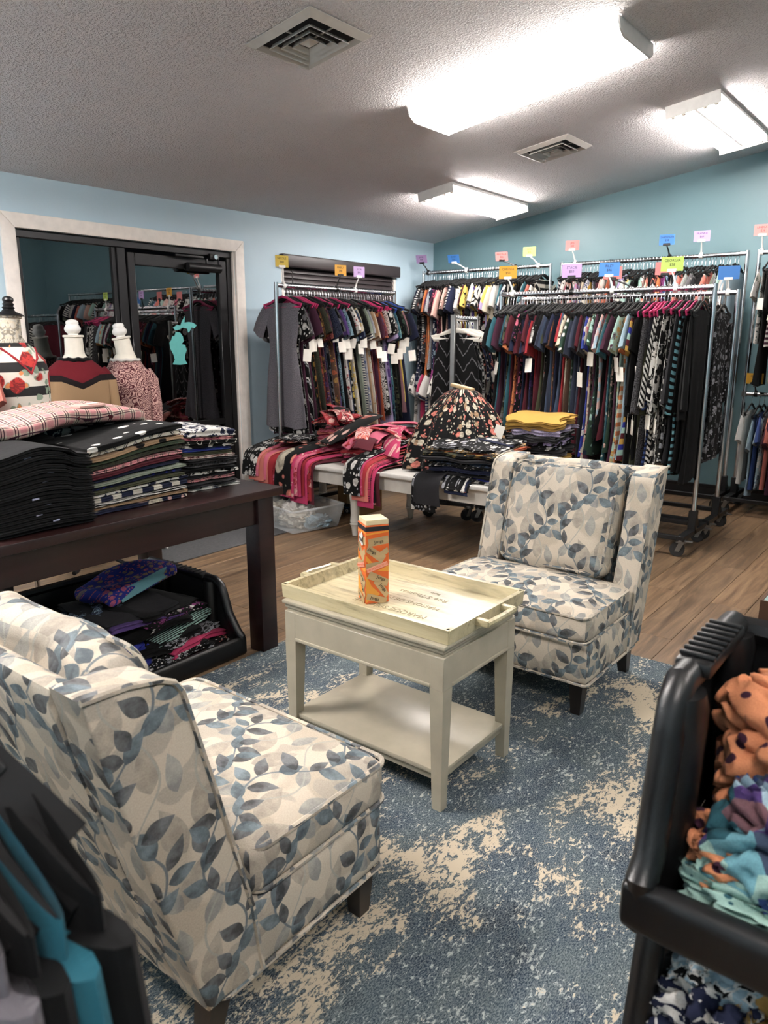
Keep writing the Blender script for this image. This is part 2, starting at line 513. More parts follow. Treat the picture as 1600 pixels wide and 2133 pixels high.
def rug_mat():
    a = N('distressed blue rug')
    p = a.obj()
    st = a.vm('MULTIPLY', p, (1.0, 1.5, 1.0))
    big = a.noise(st, 1.9, 5.0, 0.62, 0.5)
    mid = a.noise(st, 9.0, 5.0, 0.75, 0.4)
    fine = a.noise(a.vm('MULTIPLY', p, (48, 95, 1)), 1.0, 3.0, 0.75, 0.6)
    grain = a.noise(a.vm('MULTIPLY', p, (150, 330, 1)), 1.0, 2.0, 0.7)
    base = a.ramp(a.noise(st, 2.6, 4.0, 0.65), [(0.30, srgb('151d27')), (0.44, srgb('293c4d')), (0.56, srgb('42525a')), (0.70, srgb('25323c'))])
    base = a.mix(a.step(a.noise(st, 5.0, 4.0, 0.7), 0.50, 0.64), base, srgb('4a585d'))
    base = a.mix(a.math('MULTIPLY', a.step(grain, 0.42, 0.62), 0.65), base, srgb('848b8c'))
    base = a.mix(a.math('MULTIPLY', a.step(grain, 0.50, 0.34), 0.55), base, srgb('1e242c'))
    dens = a.step(mid, 0.40, 0.66)
    sp = a.step(a.math('ADD', fine, a.math('MULTIPLY', dens, 0.16)), 0.63, 0.70)
    base = a.mix(sp, base, srgb('aab0ad'))
    f = a.math('ADD', a.math('ADD', a.math('MULTIPLY', big, 0.62), a.math('MULTIPLY', mid, 0.42)), a.math('MULTIPLY', fine, 0.40))
    col = a.mix(a.step(f, 0.757, 0.785), base, srgb('c6b9a2'))
    a.bump(fine, 0.003, 0.4)
    return a.done(col, 0.95, Specular_IOR_Level=0.15)

def plank_mat():
    a = N('oak plank')
    p = a.vm('ADD', a.obj(), a.comb(a.math('MULTIPLY', a.rnd(), 31.0), a.math('MULTIPLY', a.rnd(), 17.0)))
    g = a.noise(a.vm('MULTIPLY', p, (1.6, 26.0, 1.0)), 1.0, 6.0, 0.62, 0.8)
    rings = a.noise(a.vm('MULTIPLY', p, (0.9, 7.0, 1.0)), 1.4, 3.0, 0.5, 1.4)
    wv = a.math('PINGPONG', a.math('MULTIPLY', rings, 9.0), 1.0)
    f = a.math('ADD', a.math('MULTIPLY', g, 0.88), a.math('MULTIPLY', wv, 0.12))
    col = a.ramp(f, [(0.26, srgb('4a3c2e')), (0.44, srgb('6c5742')), (0.60, srgb('826b52')), (0.8, srgb('987f62'))])
    tone = a.ramp(a.rnd(), [(0, (0.80, 0.80, 0.80, 1)), (1, (1.10, 1.06, 1.02, 1))])
    col = a.mix(1.0, col, tone, 'MULTIPLY')
    a.bump(g, 0.0006, 0.5)
    return a.done(col, a.math('MULTIPLY_ADD', g, 0.2, 0.34), Specular_IOR_Level=0.4)

def ceil_mat():
    a = N('stippled ceiling')
    p = a.obj()
    h = a.math('ADD', a.math('MULTIPLY', a.step(a.noise(p, 78.0, 2.0, 0.6), 0.44, 0.66), 1.0), a.math('MULTIPLY', a.noise(p, 120.0, 1.0), 0.25))
    a.bump(h, 0.007, 1.0)
    return a.done(a.ramp(a.noise(p, 1.3, 2.0), [(0.3, srgb('ebe6e6')), (0.7, srgb('f0ebeb'))]), 0.75, Specular_IOR_Level=0.35)

def wall_mat(nm, h):
    a = N(nm)
    p = a.obj()
    a.bump(a.noise(p, 55.0, 3.0), 0.0015, 0.4)
    c = srgb(h)
    lo = tuple(x * .95 for x in c[:3]) + (1,)
    return a.done(a.ramp(a.noise(p, 2.0, 3.0), [(0.3, lo), (0.7, c)]), 0.45, Specular_IOR_Level=0.45)

def wood_mat(nm, dark, light, rough=0.35, sc=(2.0, 22.0, 22.0), **k):
    a = N(nm)
    g = a.noise(a.vm('MULTIPLY', a.obj(), sc), 1.0, 5.0, 0.6, 0.6)
    a.bump(g, 0.0006, 0.4)
    return a.done(a.ramp(g, [(0.3, srgb(dark)), (0.7, srgb(light))]), rough, **k)

def tray_mat():
    a = N('distressed cream wood')
    p = a.obj()
    g = a.noise(a.vm('MULTIPLY', p, (46.0, 4.0, 40.0)), 1.0, 5.0, 0.65, 0.5)
    worn = a.noise(a.vm('MULTIPLY', p, (14.0, 3.0, 14.0)), 1.0, 4.0, 0.6)
    col = a.ramp(g, [(0.3, srgb('857a60')), (0.46, srgb('bdb28d')), (0.7, srgb('cfc5a3'))])
    col = a.mix(a.step(worn, 0.56, 0.72), col, srgb('948a70'))
    a.bump(g, 0.001, 0.5)
    return a.done(col, 0.32)

def emit(name, col, st):
    a = N(name)
    a.b.inputs['Emission Color'].default_value = srgb(col)
    a.b.inputs['Emission Strength'].default_value = st
    return a.done(srgb(col), 0.4)

def glass_mat(name, tint, refl, rough=0.0):
    """thin pane: see-through with a mirror-like coat that grows at grazing angles"""
    a = N(name)
    fr = a.n('Fresnel', {'IOR': refl})
    tr = a.n('BsdfTransparent', {0: tint})
    gl = a.n('BsdfGlossy', {'Color': (1, 1, 1, 1), 'Roughness': rough})
    mx = a.n('MixShader', {0: fr, 1: tr, 2: gl})
    a.t.links.new(mx, a.t.nodes['Material Output'].inputs[0])
    return a.m

M = dict(
    leaf=leaf_fabric(), rug=rug_mat(), plank=plank_mat(), ceil=ceil_mat(),
    wall=wall_mat('teal paint', '6b8a91'), wallblue=wall_mat('pale blue paint', 'bfd6e2'), tray=tray_mat(),
    trim=plain('white casing paint', 'f2e9e0', .45), subfloor=plain('subfloor', '2a231d', .9),
    mullion=plain('dark bronze aluminium', '2b2a2b', .35, .6), blind=plain('espresso blind', '3a3334', .4),
    chrome=plain('chrome', 'd8d8da', .16, 1.0, .03), steel=plain('grey steel', '8a8a88', .35, .9), blacksteel=plain('black frame enamel', '19191a', .4, .3),
    rubber=plain('black rubber', '1a1a1a', .7), greyrubber=plain('grey rubber', '6d6d6c', .6), whiteplastic=plain('white plastic', 'e4e2dd', .4), blackplastic=plain('black plastic', '0c0c0d', .42, bump=.15),
    bin=plain('black bin plastic', '101011', .36, 0, .1, 40, bump=.25), enamel=plain('white furniture enamel', 'a9a28f', .3), enamelwhite=plain('white dining table enamel', 'cbc7be', .3), whitetop=plain('white tabletop enamel', 'd6d3cd', .3),
    legwood=wood_mat('dark stained leg', '17120f', '2a221d', .35, (20, 20, 3)), dark=wood_mat('espresso table wood', '180c0b', '2c1716', .32, (1.5, 18, 18)),
    card=plain('cardboard', '9b7a52', .8), plastic_clear=None, paper=plain('white paper tag', 'e6e1d6', .7), ink=plain('black ink', '17151a', .8), faded=plain('faded stencil ink', '8d8468', .8),
    hb=plain('black velvet hanger', '0f0f10', .8), hp=plain('hot pink velvet hanger', 'b02a5e', .7), hw=plain('white hanger', 'd8d4ca', .5), hbl=plain('blue hanger', '2f4f9c', .6),
    wire=plain('chrome wire', 'cfcfd2', .2, 1.0, .03), mat=plain('charcoal entrance mat', '4b4b4c', .95, 0, .2, 60, bump=.8), linen=plain('cream dress form jersey', 'dcd6c8', .8), baseboard=plain('black cove base', '1b1b1c', .5),
    vent=plain('white vent enamel', 'c9c3bb', .4), ventdark=plain('dark duct', '0d0e14', .8), housing=plain('white fixture enamel', 'dddad6', .4), pipe=None, teal=plain('teal vinyl decal', '5fb3ae', .5),
    woodblock=wood_mat('pale wood block', 'd8c79a', 'e8dab4', .5), pine=wood_mat('printed pine', 'a98f68', 'c3aa80', .55), orange=plain('orange carton print', 'd8642a', .4), amber=plain('amber carton print', 'e09a3a', .4), peach=plain('peach banner print', 'e8a08c', .5),
    aqua=plain('pale aqua laminate', '9fb9b6', .4), brownedge=plain('brown edge band', '5d4638', .5), mint=plain('mint hang tag', '5f9a96', .6), navylabel=plain('dark shipping label', '161c28', .5), cyan=plain('blue smile print', '3f86b5', .5), outlet=plain('white outlet plate', 'd9d5cd', .4),
)
a = N('clear tote plastic')
M['plastic_clear'] = a.done(srgb('dfe3e4'), .18, Alpha=.26, Specular_IOR_Level=.5)
M['glass'] = glass_mat('night door glass', (0.5, 0.53, 0.55, 1), 2.55, .0)
# ------------------------------------------------------------------ setting
XW, YW = 7.0, 4.83             # right wall plane, window wall plane
XL, YB = -1.6, -3.2            # walls behind the camera
def ceil_z(y): return 2.37 + 0.149 * (YW - y)
SLOPE = math.atan(0.149)

def struct(o): o['kind'] = 'structure'; return o

# floor: subfloor with planks as parts
fl = struct(G().b2((XL, YB, -0.06), (XW, YW, -0.012)).obj('floor', M['subfloor']))
PW, PL = 0.19, 1.38
pm = {}
def plank_mesh(L, W):
    k = (round(L, 3), round(W, 3))
    if k not in pm: pm[k] = G().box((0, 0, 0), (L - 0.0016, W - 0.0016, 0.012), 0.0014, 1).mesh('plank')
    return pm[k]
y, row = YB, 0
while y < YW - 0.02:
    wd = min(PW, YW - y)
    x = XL - (row * 0.47 % 1.0) * PL
    while x < XW - 0.01:
        a_, b_ = max(x, XL), min(x + PL, XW)
        if b_ - a_ > 0.05:
            place('plank', plank_mesh(b_ - a_, wd), M['plank'], fl, ((a_ + b_) / 2, y + wd / 2, -0.006))
        x += PL
    y += PW; row += 1

# walls with openings on the window wall
DX0, DX1, DZ = 2.435, 4.20, 2.055          # glazed entrance
BX0, BX1, BZ0, BZ1 = 4.72, 6.33, 0.95, 2.07  # blind window
wb = G()
t = 0.14
def wseg(x0, x1, z0, z1): wb.b2((x0, YW, z0), (x1, YW + t, z1))
top = 2.42
wseg(XL, DX0, 0, top); wseg(DX0, DX1, DZ, top); wseg(DX1, BX0, 0, top); wseg(BX0, BX1, 0, BZ0); wseg(BX0, BX1, BZ1, top); wseg(BX1, XW + t, 0, top)
struct(wb.obj('wall_window_side', M['wallblue'], smooth=False))
def gable(name, x0, x1, m='wall'):
    g = G()
    g.prism([(x0, YB, 0), (x0, YW, 0), (x0, YW, ceil_z(YW) + .02), (x0, YB, ceil_z(YB) + .02)], (x1 - x0, 0, 0))
    return struct(g.obj(name, M[m], smooth=False))
gable('wall_right', XW, XW + t)
gable('wall_left', XL - t, XL, 'wallblue')
struct(G().b2((XL - t, YB - t, 0), (XW + t, YB, ceil_z(YB) + .1)).obj('wall_back', M['wall'], smooth=False))
cg = G()
cg.prism([(XL - t, YB - t, ceil_z(YB - t)), (XL - t, YW + t, ceil_z(YW + t)), (XL - t, YW + t, ceil_z(YW + t) + .1), (XL - t, YB - t, ceil_z(YB - t) + .1)], (XW - XL + 2 * t, 0, 0))
struct(cg.obj('ceiling', M['ceil'], smooth=False))
struct(G().b2((XW - .012, YB, 0), (XW - .001, YW - .02, .10), .003, 1).obj('baseboard_right', M['baseboard']))
struct(G().b2((DX1 + .09, YW - .012, 0), (XW - .02, YW - .001, .10), .003, 1).obj('baseboard_window_side', M['baseboard']))
struct(G().b2((XL, YW - .012, 0), (DX0 - .09, YW - .001, .10), .003, 1).obj('baseboard_entrance_side', M['baseboard']))

# white casing round the entrance: mitred boards
tr = bpy.data.objects.new('trim_1', None); link(tr); struct(tr)
cw, cy = 0.088, -0.022
def cas(pts): G().prism([(p[0], YW - .0005, p[1]) for p in pts], (0, cy, 0), .003).obj('casing_board', M['trim'], tr)
cas([(DX0 - cw, 0.003), (DX0, 0.003), (DX0, DZ), (DX0 - cw, DZ + cw)])
cas([(DX1, 0.003), (DX1 + cw, 0.003), (DX1 + cw, DZ + cw), (DX1, DZ)])
cas([(DX0 - cw + .001, DZ + cw), (DX0 + .001, DZ), (DX1 - .001, DZ), (DX1 + cw - .001, DZ + cw)])
# jamb liner
for x in (DX0, DX1 - .014): G().b2((x, YW + .001, .003), (x + .014, YW + .09, DZ)).obj('jamb', M['trim'], tr)

# storefront: sidelight + door
dr = bpy.data.objects.new('door_1', None); link(dr); struct(dr)
fy0, fy1 = YW + .02, YW + .075
def bar(nm, x0, x1, z0, z1, y0=fy0, y1=fy1, m='mullion', par=dr): return G().b2((x0, y0, z0), (x1, y1, z1), .004, 1).obj(nm, M[m], par)
a_, b_ = DX0 + .014, DX1 - .014
bar('head_rail', a_, b_, DZ - .05, DZ)
bar('jamb_post', a_, a_ + .03, .005, DZ - .05); bar('jamb_post', b_ - .05, b_, .005, DZ - .05)
bar('mullion', 3.155, 3.225, .005, DZ - .05)
bar('sidelight_sill', a_ + .03, 3.155, .005, .11)
bar('sidelight_stop', 3.12, 3.155, .11, DZ - .05, fy0 + .012, fy1 - .01)
G().b2((a_ + .03, YW + .046, .11), (3.12, YW + .052, DZ - .05)).obj('sidelight_pane', M['glass'], dr)
leafd = bpy.data.objects.new('door_leaf', None); link(leafd); leafd.parent = dr
dx0, dx1, dz1 = 3.235, b_ - .06, DZ - .075
dy0, dy1 = fy0 - .004, fy1 - .012
bar('stile', dx0, dx0 + .06, .02, dz1, dy0, dy1, par=leafd); bar('stile', dx1 - .075, dx1, .02, dz1, dy0, dy1, par=leafd)
bar('top_rail', dx0 + .06, dx1 - .075, dz1 - .085, dz1, dy0, dy1, par=leafd)
bar('mid_rail', dx0 + .06, dx1 - .075, .70, .745, dy0, dy1, par=leafd)
bar('bottom_rail', dx0 + .06, dx1 - .075, .02, .24, dy0, dy1, par=leafd)
G().b2((dx0 + .06, YW + .038, .745), (dx1 - .075, YW + .044, dz1 - .085)).obj('upper_pane', M['glass'], leafd)
G().b2((dx0 + .06, YW + .038, .24), (dx1 - .075, YW + .044, .70)).obj('lower_pane', M['glass'], leafd)
# dark recess outside, so the panes look out on a night porch
struct(G().b2((DX0 - .3, YW + 1.6, -.05), (BX1 + .5, YW + 1.65, 2.6)).obj('wall_porch', M['subfloor']))

# door closer (hung on the door head)
dc = thing('door_closer', 'black hydraulic door closer with folded arm at the top of the dark glass door', 'door closer', (3.86, YW + .0, 1.93))
G().tube([(-.15, -.035, -.02), (.16, -.035, -.02)], .032, 12).box((.0, -.012, -.02), (.30, .03, .055), .006).obj('cylinder', M['blackplastic'], dc)
G().box((-.12, -.03, .055), (.26, .014, .018), .003).obj('arm', M['blacksteel'], dc)
G().box((.04, -.03, .025), (.015, .016, .05), .003).box((.13, -.005, .07), (.09, .03, .045), .004).obj('bracket', M['blackplastic'], dc)
G().tube([(.13, -.02, .068), (.13, -.034, .068)], .018, 10).obj('bolt', M['chrome'], dc)

# state-shaped decal on the door pane
up = [(0, .115), (.035, .135), (.06, .13), (.075, .16), (.10, .19), (.095, .15), (.13, .155), (.165, .15), (.195, .135), (.175, .115), (.15, .12), (.135, .095), (.12, .085), (.115, .11), (.08, .118), (.05, .105), (.02, .10)]
lo_ = [(-.02, -.12), (.0, -.09), (-.01, -.055), (-.03, -.02), (-.035, .02), (-.02, .035), (-.01, .06), (.01, .065), (.02, .09), (.055, .085), (.075, .06), (.08, .03), (.06, .01), (.09, .005), (.10, -.03), (.085, -.06), (.08, -.09), (.10, -.12), (.04, -.125)]
dec = thing('state_decal', 'mint teal vinyl decal in two pieces shaped like a mitten state on the door glass', 'decal', (3.60, YW + .0375, 1.33))
for nm, pts in (('upper_piece', up), ('lower_piece', lo_)):
    G().prism([(p[0] * 1.15, 0, p[1] * 1.15) for p in pts], (0, -.0012, 0)).obj(nm, M['teal'], dec)

# blind window
wn = bpy.data.objects.new('window_1', None); link(wn); struct(wn)
G().b2((BX0, YW + .09, BZ0), (BX1, YW + .096, BZ1)).obj('pane', M['glass'], wn)
for x in (BX0, BX1 - .03): G().b2((x, YW + .001, BZ0), (x + .03, YW + .10, BZ1)).obj('window_jamb', M['trim'], wn)
G().b2((BX0 + .03, YW + .001, BZ0), (BX1 - .03, YW + .10, BZ0 + .03)).obj('window_sill', M['trim'], wn)
G().b2((BX0 - .03, YW - .055, BZ1 - .092), (BX1 + .015, YW - .001, BZ1 + .012), .012, 3).obj('valance', M['blind'], wn)
sl = G().cushion((0, 0, 0), (BX1 - BX0 - .075, .052, .004), .0015, n=3, warp=lambda p, u: Vector((p.x, p.y, p.z + .004 * (1 - u.y ** 2)))).mesh('slat')
for k in range(22):
    place('slat', sl, M['blind'], wn, ((BX0 + BX1) / 2, YW + .018, BZ1 - .112 - .042 * k), (radians(62), 0, 0))
G().tube([(BX0 + .10, YW - .03, BZ1 - .12), (BX0 + .105, YW - .034, BZ1 - .62)], .005, 8).obj('tilt_wand', M['blind'], wn)

# wall outlet under the window
ol = thing('wall_outlet', 'white wall outlet plate low on the pale teal wall under the window', 'outlet', (6.15, YW, .40))
G().box((0, -.004, 0), (.075, .007, .12), .003).obj('plate', M['outlet'], ol)
G().box((0, -.009, .025), (.03, .004, .035), .006).box((0, -.009, -.025), (.03, .004, .035), .006).obj('socket', M['whiteplastic'], ol)

# ------------------------------------------------------------------ ceiling lights
TUBE = emit('fluorescent tube', 'fff8f5', LAMP * 1.5)
DIFF = emit('glowing acrylic diffuser', 'fff9f4', LAMP)
FILL_TUBE_SIDE = emit('added fill tube side', 'fff8f5', FILL_SIDE)
FILL_TUBE_BACK = emit('added fill tube rear', 'fff8f5', FILL_BACK * 1.5)
def ceil_frame(name, label, cat, x, y, rz=0.0, group=None):
    o = thing(name, label, cat, (x, y, ceil_z(y)), 0, group)
    R = Matrix.Rotation(-SLOPE, 3, 'X') @ Matrix.Rotation(rz, 3, 'Z')
    o.rotation_euler = R.to_euler()
    return o
def strip_light(label, x, y, rz, tube, grp=None):
    L, W = 1.24, .335
    o = ceil_frame('ceiling_light', label, 'ceiling light', x, y, rz, grp)
    g = G()
    g.b2((-L / 2, -W / 2, -.018), (L / 2, W / 2, -.001), .003, 1)
    g.b2((-L / 2, -W / 2, -.026), (L / 2, -W / 2 + .004, -.018)); g.b2((-L / 2, W / 2 - .004, -.026), (L / 2, W / 2, -.018))
    g.obj('housing', M['housing'], o)
    G().prism([(-L / 2 + .01, -.022, -.018), (-L / 2 + .01, .022, -.018), (-L / 2 + .01, .008, -.058), (-L / 2 + .01, -.008, -.058)], (L - .02, 0, 0)).obj('spine', M['housing'], o)
    for s in (-1, 1):
        G().b2((s * L / 2 - .003, -W / 2, -.075), (s * L / 2 + .003, W / 2, -.001), .001, 1).obj('end_plate', M['housing'], o)
    for ty in (-.13, -.065, .065, .13):
        G().tube([(-L / 2 + .035, ty, -.055), (L / 2 - .035, ty, -.055)], .014, 12).obj('tube', tube, o)
        for s in (-1, 1):
            G().b2((s * (L / 2 - .035) - .012, ty - .012, -.074), (s * (L / 2 - .035) + .012, ty + .012, -.018), .004, 1).obj('lamp_holder', M['vent'], o)
    return o
bl = ceil_frame('ceiling_light', 'large wraparound ceiling light with a glowing acrylic diffuser, nearest the viewer', 'ceiling light', 3.97, 2.17, pi / 2)
L_, W_ = 1.24, .46
G().b2((-L_ / 2, -W_ / 2 + .03, -.02), (L_ / 2, W_ / 2 - .03, -.001), .003, 1).obj('housing', M['housing'], bl)
G().prism([(-L_ / 2 + .012, -W_ / 2, -.012), (-L_ / 2 + .012, -W_ / 2 + .015, -.055), (-L_ / 2 + .012, -W_ / 2 + .05, -.082), (-L_ / 2 + .012, W_ / 2 - .05, -.082), (-L_ / 2 + .012, W_ / 2 - .015, -.055), (-L_ / 2 + .012, W_ / 2, -.012)], (L_ - .024, 0, 0)).obj('diffuser', DIFF, bl, smooth=False)
for s in (-1, 1):
    G().prism([(s * L_ / 2, -W_ / 2, -.004), (s * L_ / 2, -W_ / 2 + .01, -.06), (s * L_ / 2, -W_ / 2 + .05, -.088), (s * L_ / 2, W_ / 2 - .05, -.088), (s * L_ / 2, W_ / 2 - .01, -.06), (s * L_ / 2, W_ / 2, -.004)], (-s * .011, 0, 0), .002, 1).obj('end_cap', M['housing'], bl)
strip_light('uncovered four-tube strip light over the rear racks, nearest the room corner', 5.87, 3.62, 0, TUBE)
strip_light('uncovered four-tube strip light at the right edge, close to the teal wall', 5.83, 1.66, 0, TUBE)
strip_light('unseen four-tube fill light added beyond the left edge, over the entrance side', .25, 3.0, 0, FILL_TUBE_SIDE)  # added out of view to brighten the window wall, casing and ceiling
strip_light('unseen four-tube fill light added behind the viewer over the back of the shop', 2.0, -1.4, 0, FILL_TUBE_BACK)  # this and the next two are unseen, added as fill light
strip_light('unseen four-tube fill light added behind the viewer at the near left', -.4, -.6, 0, FILL_TUBE_BACK)
strip_light('unseen four-tube fill light added behind the viewer at the far right', 5.2, -1.6, 0, FILL_TUBE_BACK)

# ------------------------------------------------------------------ ceiling vents
def vent(label, x, y):
    o = ceil_frame('ceiling_vent', label, 'air vent', x, y)
    S = .205
    G().b2((-S + .045, -S + .045, -.002), (S - .045, S - .045, -.0008)).obj('duct', M['ventdark'], o)
    def ring(nm, ro, ri, z0, z1, th=.003):
        g = G()
        vs = []
        for r_, z in ((ro, z0), (ri, z1), (ri, z1 - th), (ro, z0 - th)):
            vs.append([g.bm.verts.new((a * r_, b * r_, z)) for a, b in ((-1, -1), (1, -1), (1, 1), (-1, 1))])
        for i in range(4):
            A, B = vs[i], vs[(i + 1) % 4]
            for k in range(4): g.bm.faces.new((A[k], A[(k + 1) % 4], B[(k + 1) % 4], B[k]))
        g.obj(nm, M['vent'], o, smooth=False)
    ring('frame', S, S - .035, -.003, -.022)
    ring('frame', S - .035, S - .05, -.022, -.004)
    for r_ in (.128, .092, .056): ring('louver', r_, r_ - .013, -.030, -.010, .002)
    g = G(); b = [g.bm.verts.new((a * .034, c * .034, -.014)) for a, c in ((-1, -1), (1, -1), (1, 1), (-1, 1))]
    tp = g.bm.verts.new((0, 0, -.034))
    for k in range(4): g.bm.faces.new((b[k], b[(k + 1) % 4], tp))
    g.bm.faces.new(b[::-1]); g.obj('centre_cone', M['vent'], o, smooth=False)
    G().box((0, 0, -.006), (.30, .008, .004), M=Matrix.Rotation(0, 3, 'Z')).box((0, 0, -.006), (.008, .30, .004)).obj('cross_brace', M['vent'], o)
    return o
vent('large white square ceiling vent near the top left, closest to the viewer', 2.755, 2.60)
vent('smaller-looking white ceiling vent between the two strip lights', 5.27, 2.62)

# ------------------------------------------------------------------ rug and mats
rg = G().cushion((0, 0, 0), (2.48, 3.05, .008), .003, n=8).obj('rug', M['rug'], None, (1.91, .88, .0045))
tag(rg, 'distressed blue and cream area rug under the two patterned chairs', 'rug')
em = G().cushion((0, 0, 0), (1.5, .92, .008), .003, n=4).obj('entrance_mat', M['mat'], None, (3.5, 4.30, .0045))
tag(em, 'charcoal ribbed entrance mat on the plank floor before the glass door', 'mat')
# ------------------------------------------------------------------ slipper chairs
def rrect(x0, x1, y0, y1, z, r, n=5):
    P = []
    for cx, cy, a0 in ((x1 - r, y1 - r, 0), (x0 + r, y1 - r, 90), (x0 + r, y0 + r, 180), (x1 - r, y0 + r, 270)):
        for k in range(n + 1):
            a = radians(a0 + 90 * k / n); P.append((cx + r * cos(a), cy + r * sin(a), z))
    return P

def slipper_chair(label, x, y, rz):
    o = thing('slipper_chair', label, 'chair', (x, y, .0085), rz)
    Wd = .74
    h = Wd / 2
    # base box
    G().cushion((.150, 0, .215), (.50, Wd - .01, .165), .018, (.006, .004, 0), 8).obj('base', M['leaf'], o)
    g = G(); g.tube(rrect(-.10, .402, -h + .004, h - .004, .135, .02), .006, 6, True); g.obj('welt', M['leaf'], o)
    # seat cushion with welts
    st = G().cushion((.200, 0, .355), (.44, Wd - .012, .125), .035, (.012, .004, .030), 12).obj('seat_cushion', M['leaf'], o)
    g = G(); g.tube(rrect(.0, .424, -h + .008, h - .008, .402, .035), .0065, 6, True); g.tube(rrect(.0, .424, -h + .008, h - .008, .304, .035), .006, 6, True)
    g.obj('welt', M['leaf'], st)
    # wings: shaped side panels
    prof = [(.0, .138), (-.02, .30), (-.055, .44), (-.10, .62), (-.143, .785), (-.150, .81), (-.165, .832), (-.19, .845), (-.25, .857), (-.330, .860), (-.30, .72), (-.22, .42), (-.155, .20), (-.135, .138)]
    for s in (-1, 1):
        y0 = s * (h - .10) if s > 0 else -h
        wgm = G().prism([(px, y0, pz) for px, pz in prof], (0, .10, 0), .009, 3).mesh('wing', angle=50)
        wg = place('wing', wgm, M['leaf'], o)
        g = G()
        for yy in (s * (h - .001), ):
            g.tube([(px + .0, yy, pz) for px, pz in prof[:10]], .006, 6)
        g.obj('welt', M['leaf'], wg)
    # back slab between the wings
    bp = [(-.165, .30), (-.245, .60), (-.262, .80), (-.275, .838), (-.30, .852), (-.325, .85), (-.332, .83), (-.30, .70), (-.22, .42), (-.155, .20), (-.135, .14), (-.05, .14), (-.06, .30)]
    G().prism([(px, -h + .098, pz) for px, pz in bp], (0, Wd - .196, 0), .008, 2).obj('back', M['leaf'], o)
    # loose back cushion
    tilt = Matrix.Rotation(radians(-17), 3, 'Y')
    def wp(p, u):
        p.z += .012 * sin(u.y * 2.1 + .4) * max(0, u.z); p.x += .010 * sin(u.y * 5 + u.z * 3); return p
    bc = G().cushion((-.130, -.010, .625), (.125, Wd - .240, .47), .05, (.038, .006, .018), 14, tilt, wp).obj('back_cushion', M['leaf'], o)
    g = G()
    loop = [tilt @ Vector((.048, p[0], p[1])) + Vector((-.130, -.010, .625)) for p in [(q[0], q[1]) for q in rrect(-(Wd - .268) / 2, (Wd - .268) / 2, -.221, .221, 0, .04)]]
    g.tube(loop, .0065, 6, True); g.obj('welt', M['leaf'], bc)
    for lx, ly in ((.36, -h + .05), (.36, h - .05), (-.085, -h + .05), (-.085, h - .05)):
        G().frustum((lx + (.0 if lx > 0 else -.03), ly, 0), (.036, .036), (lx, ly, .135), (.055, .055)).obj('leg', M['legwood'], o)
    return o
slipper_chair('leaf-print slipper chair on the far side of the small white table, facing left', 2.853, 1.35, pi)
slipper_chair('leaf-print slipper chair in the left foreground, seen from behind its wing', .850, 1.352, 0)

# ------------------------------------------------------------------ white end table with tray and block tower
TX0, TX1, TY0, TY1 = 1.655, 2.085, 1.085, 1.735
et = thing('end_table', 'small white end table with tapered legs and low shelf on the rug', 'table', ((TX0 + TX1) / 2, (TY0 + TY1) / 2, .0085))
cx, cy = (TX0 + TX1) / 2, (TY0 + TY1) / 2
hx, hy = (TX1 - TX0) / 2, (TY1 - TY0) / 2
g = G()
g.box((0, 0, .529), (2 * hx + .004, 2 * hy + .004, .012), .003); g.box((0, 0, .516), (2 * hx - .010, 2 * hy - .010, .014), .003); g.box((0, 0, .502), (2 * hx - .022, 2 * hy - .022, .014), .002)
g.obj('tabletop', M['enamel'], et)
for sx in (-1, 1):
    for sy in (-1, 1):
        px, py = sx * (hx - .028), sy * (hy - .028)
        G().box((px, py, .445), (.048, .048, .104), .002, 1).frustum((px + sx * .004, py + sy * .004, 0), (.032, .032), (px, py, .394), (.048, .048)).obj('leg', M['enamel'], et)
for s in (-1, 1):
    G().box((s * (hx - .013), 0, .445), (.016, 2 * hy - .10, .10), .001, 1).box((s * (hx - .008), 0, .402), (.014, 2 * hy - .10, .012), .003, 2).obj('apron', M['enamel'], et)
    G().box((0, s * (hy - .013), .445), (2 * hx - .10, .016, .10), .001, 1).box((0, s * (hy - .008), .402), (2 * hx - .10, .014, .012), .003, 2).obj('apron', M['enamel'], et)
g = G(); g.box((0, 0, .118), (2 * hx - .03, 2 * hy - .03, .016), .003); g.box((0, 0, .10), (2 * hx - .05, 2 * hy - .05, .03), .003)
g.obj('shelf', M['enamel'], et)

tz = .0085 + .536
ty_ = thing('serving_tray', 'distressed cream wooden serving tray with side handles on the white end table', 'tray', (1.895, 1.418, tz))
ax, ay = .222, .335
g = G(); g.b2((-ax + .02, -ay + .02, .0), (ax - .02, ay - .02, .009)); g.obj('tray_floor', M['tray'], ty_)
def rim(x0, x1, y0, y1, dx, dy):
    # outward-leaning moulding
    g = G()
    if dy: pts = [(x0, y0, .0), (x0, y0 + dy * .03, .0), (x0 + 0, y0 + dy * .012, .045), (x0, y0 - dy * .004, .045)]; off = (x1 - x0, 0, 0)
    else: pts = [(x0, y0, .0), (x0 + dx * .03, y0, .0), (x0 + dx * .012, y0, .045), (x0 - dx * .004, y0, .045)]; off = (0, y1 - y0, 0)
    return g.prism(pts, off, .003, 2).obj('rim', M['tray'], ty_)
rim(-ax, ax, -ay, -ay, 0, 1); rim(-ax, ax, ay, ay, 0, -1); rim(-ax, -ax, -ay, ay, 1, 0); rim(ax, ax, -ay, ay, -1, 0)
for s in (-1, 1):
    g = G()
    for dx in (-.075, .075): g.box((dx, s * (ay + .022), .030), (.022, .05, .022), .004)
    g.tube([(-.082, s * (ay + .042), .03), (-.03, s * (ay + .046), .032), (.03, s * (ay + .043), .029), (.082, s * (ay + .042), .03)], .0105, 8)
    g.obj('handle', M['tray'], ty_)
R_ = pi / 2
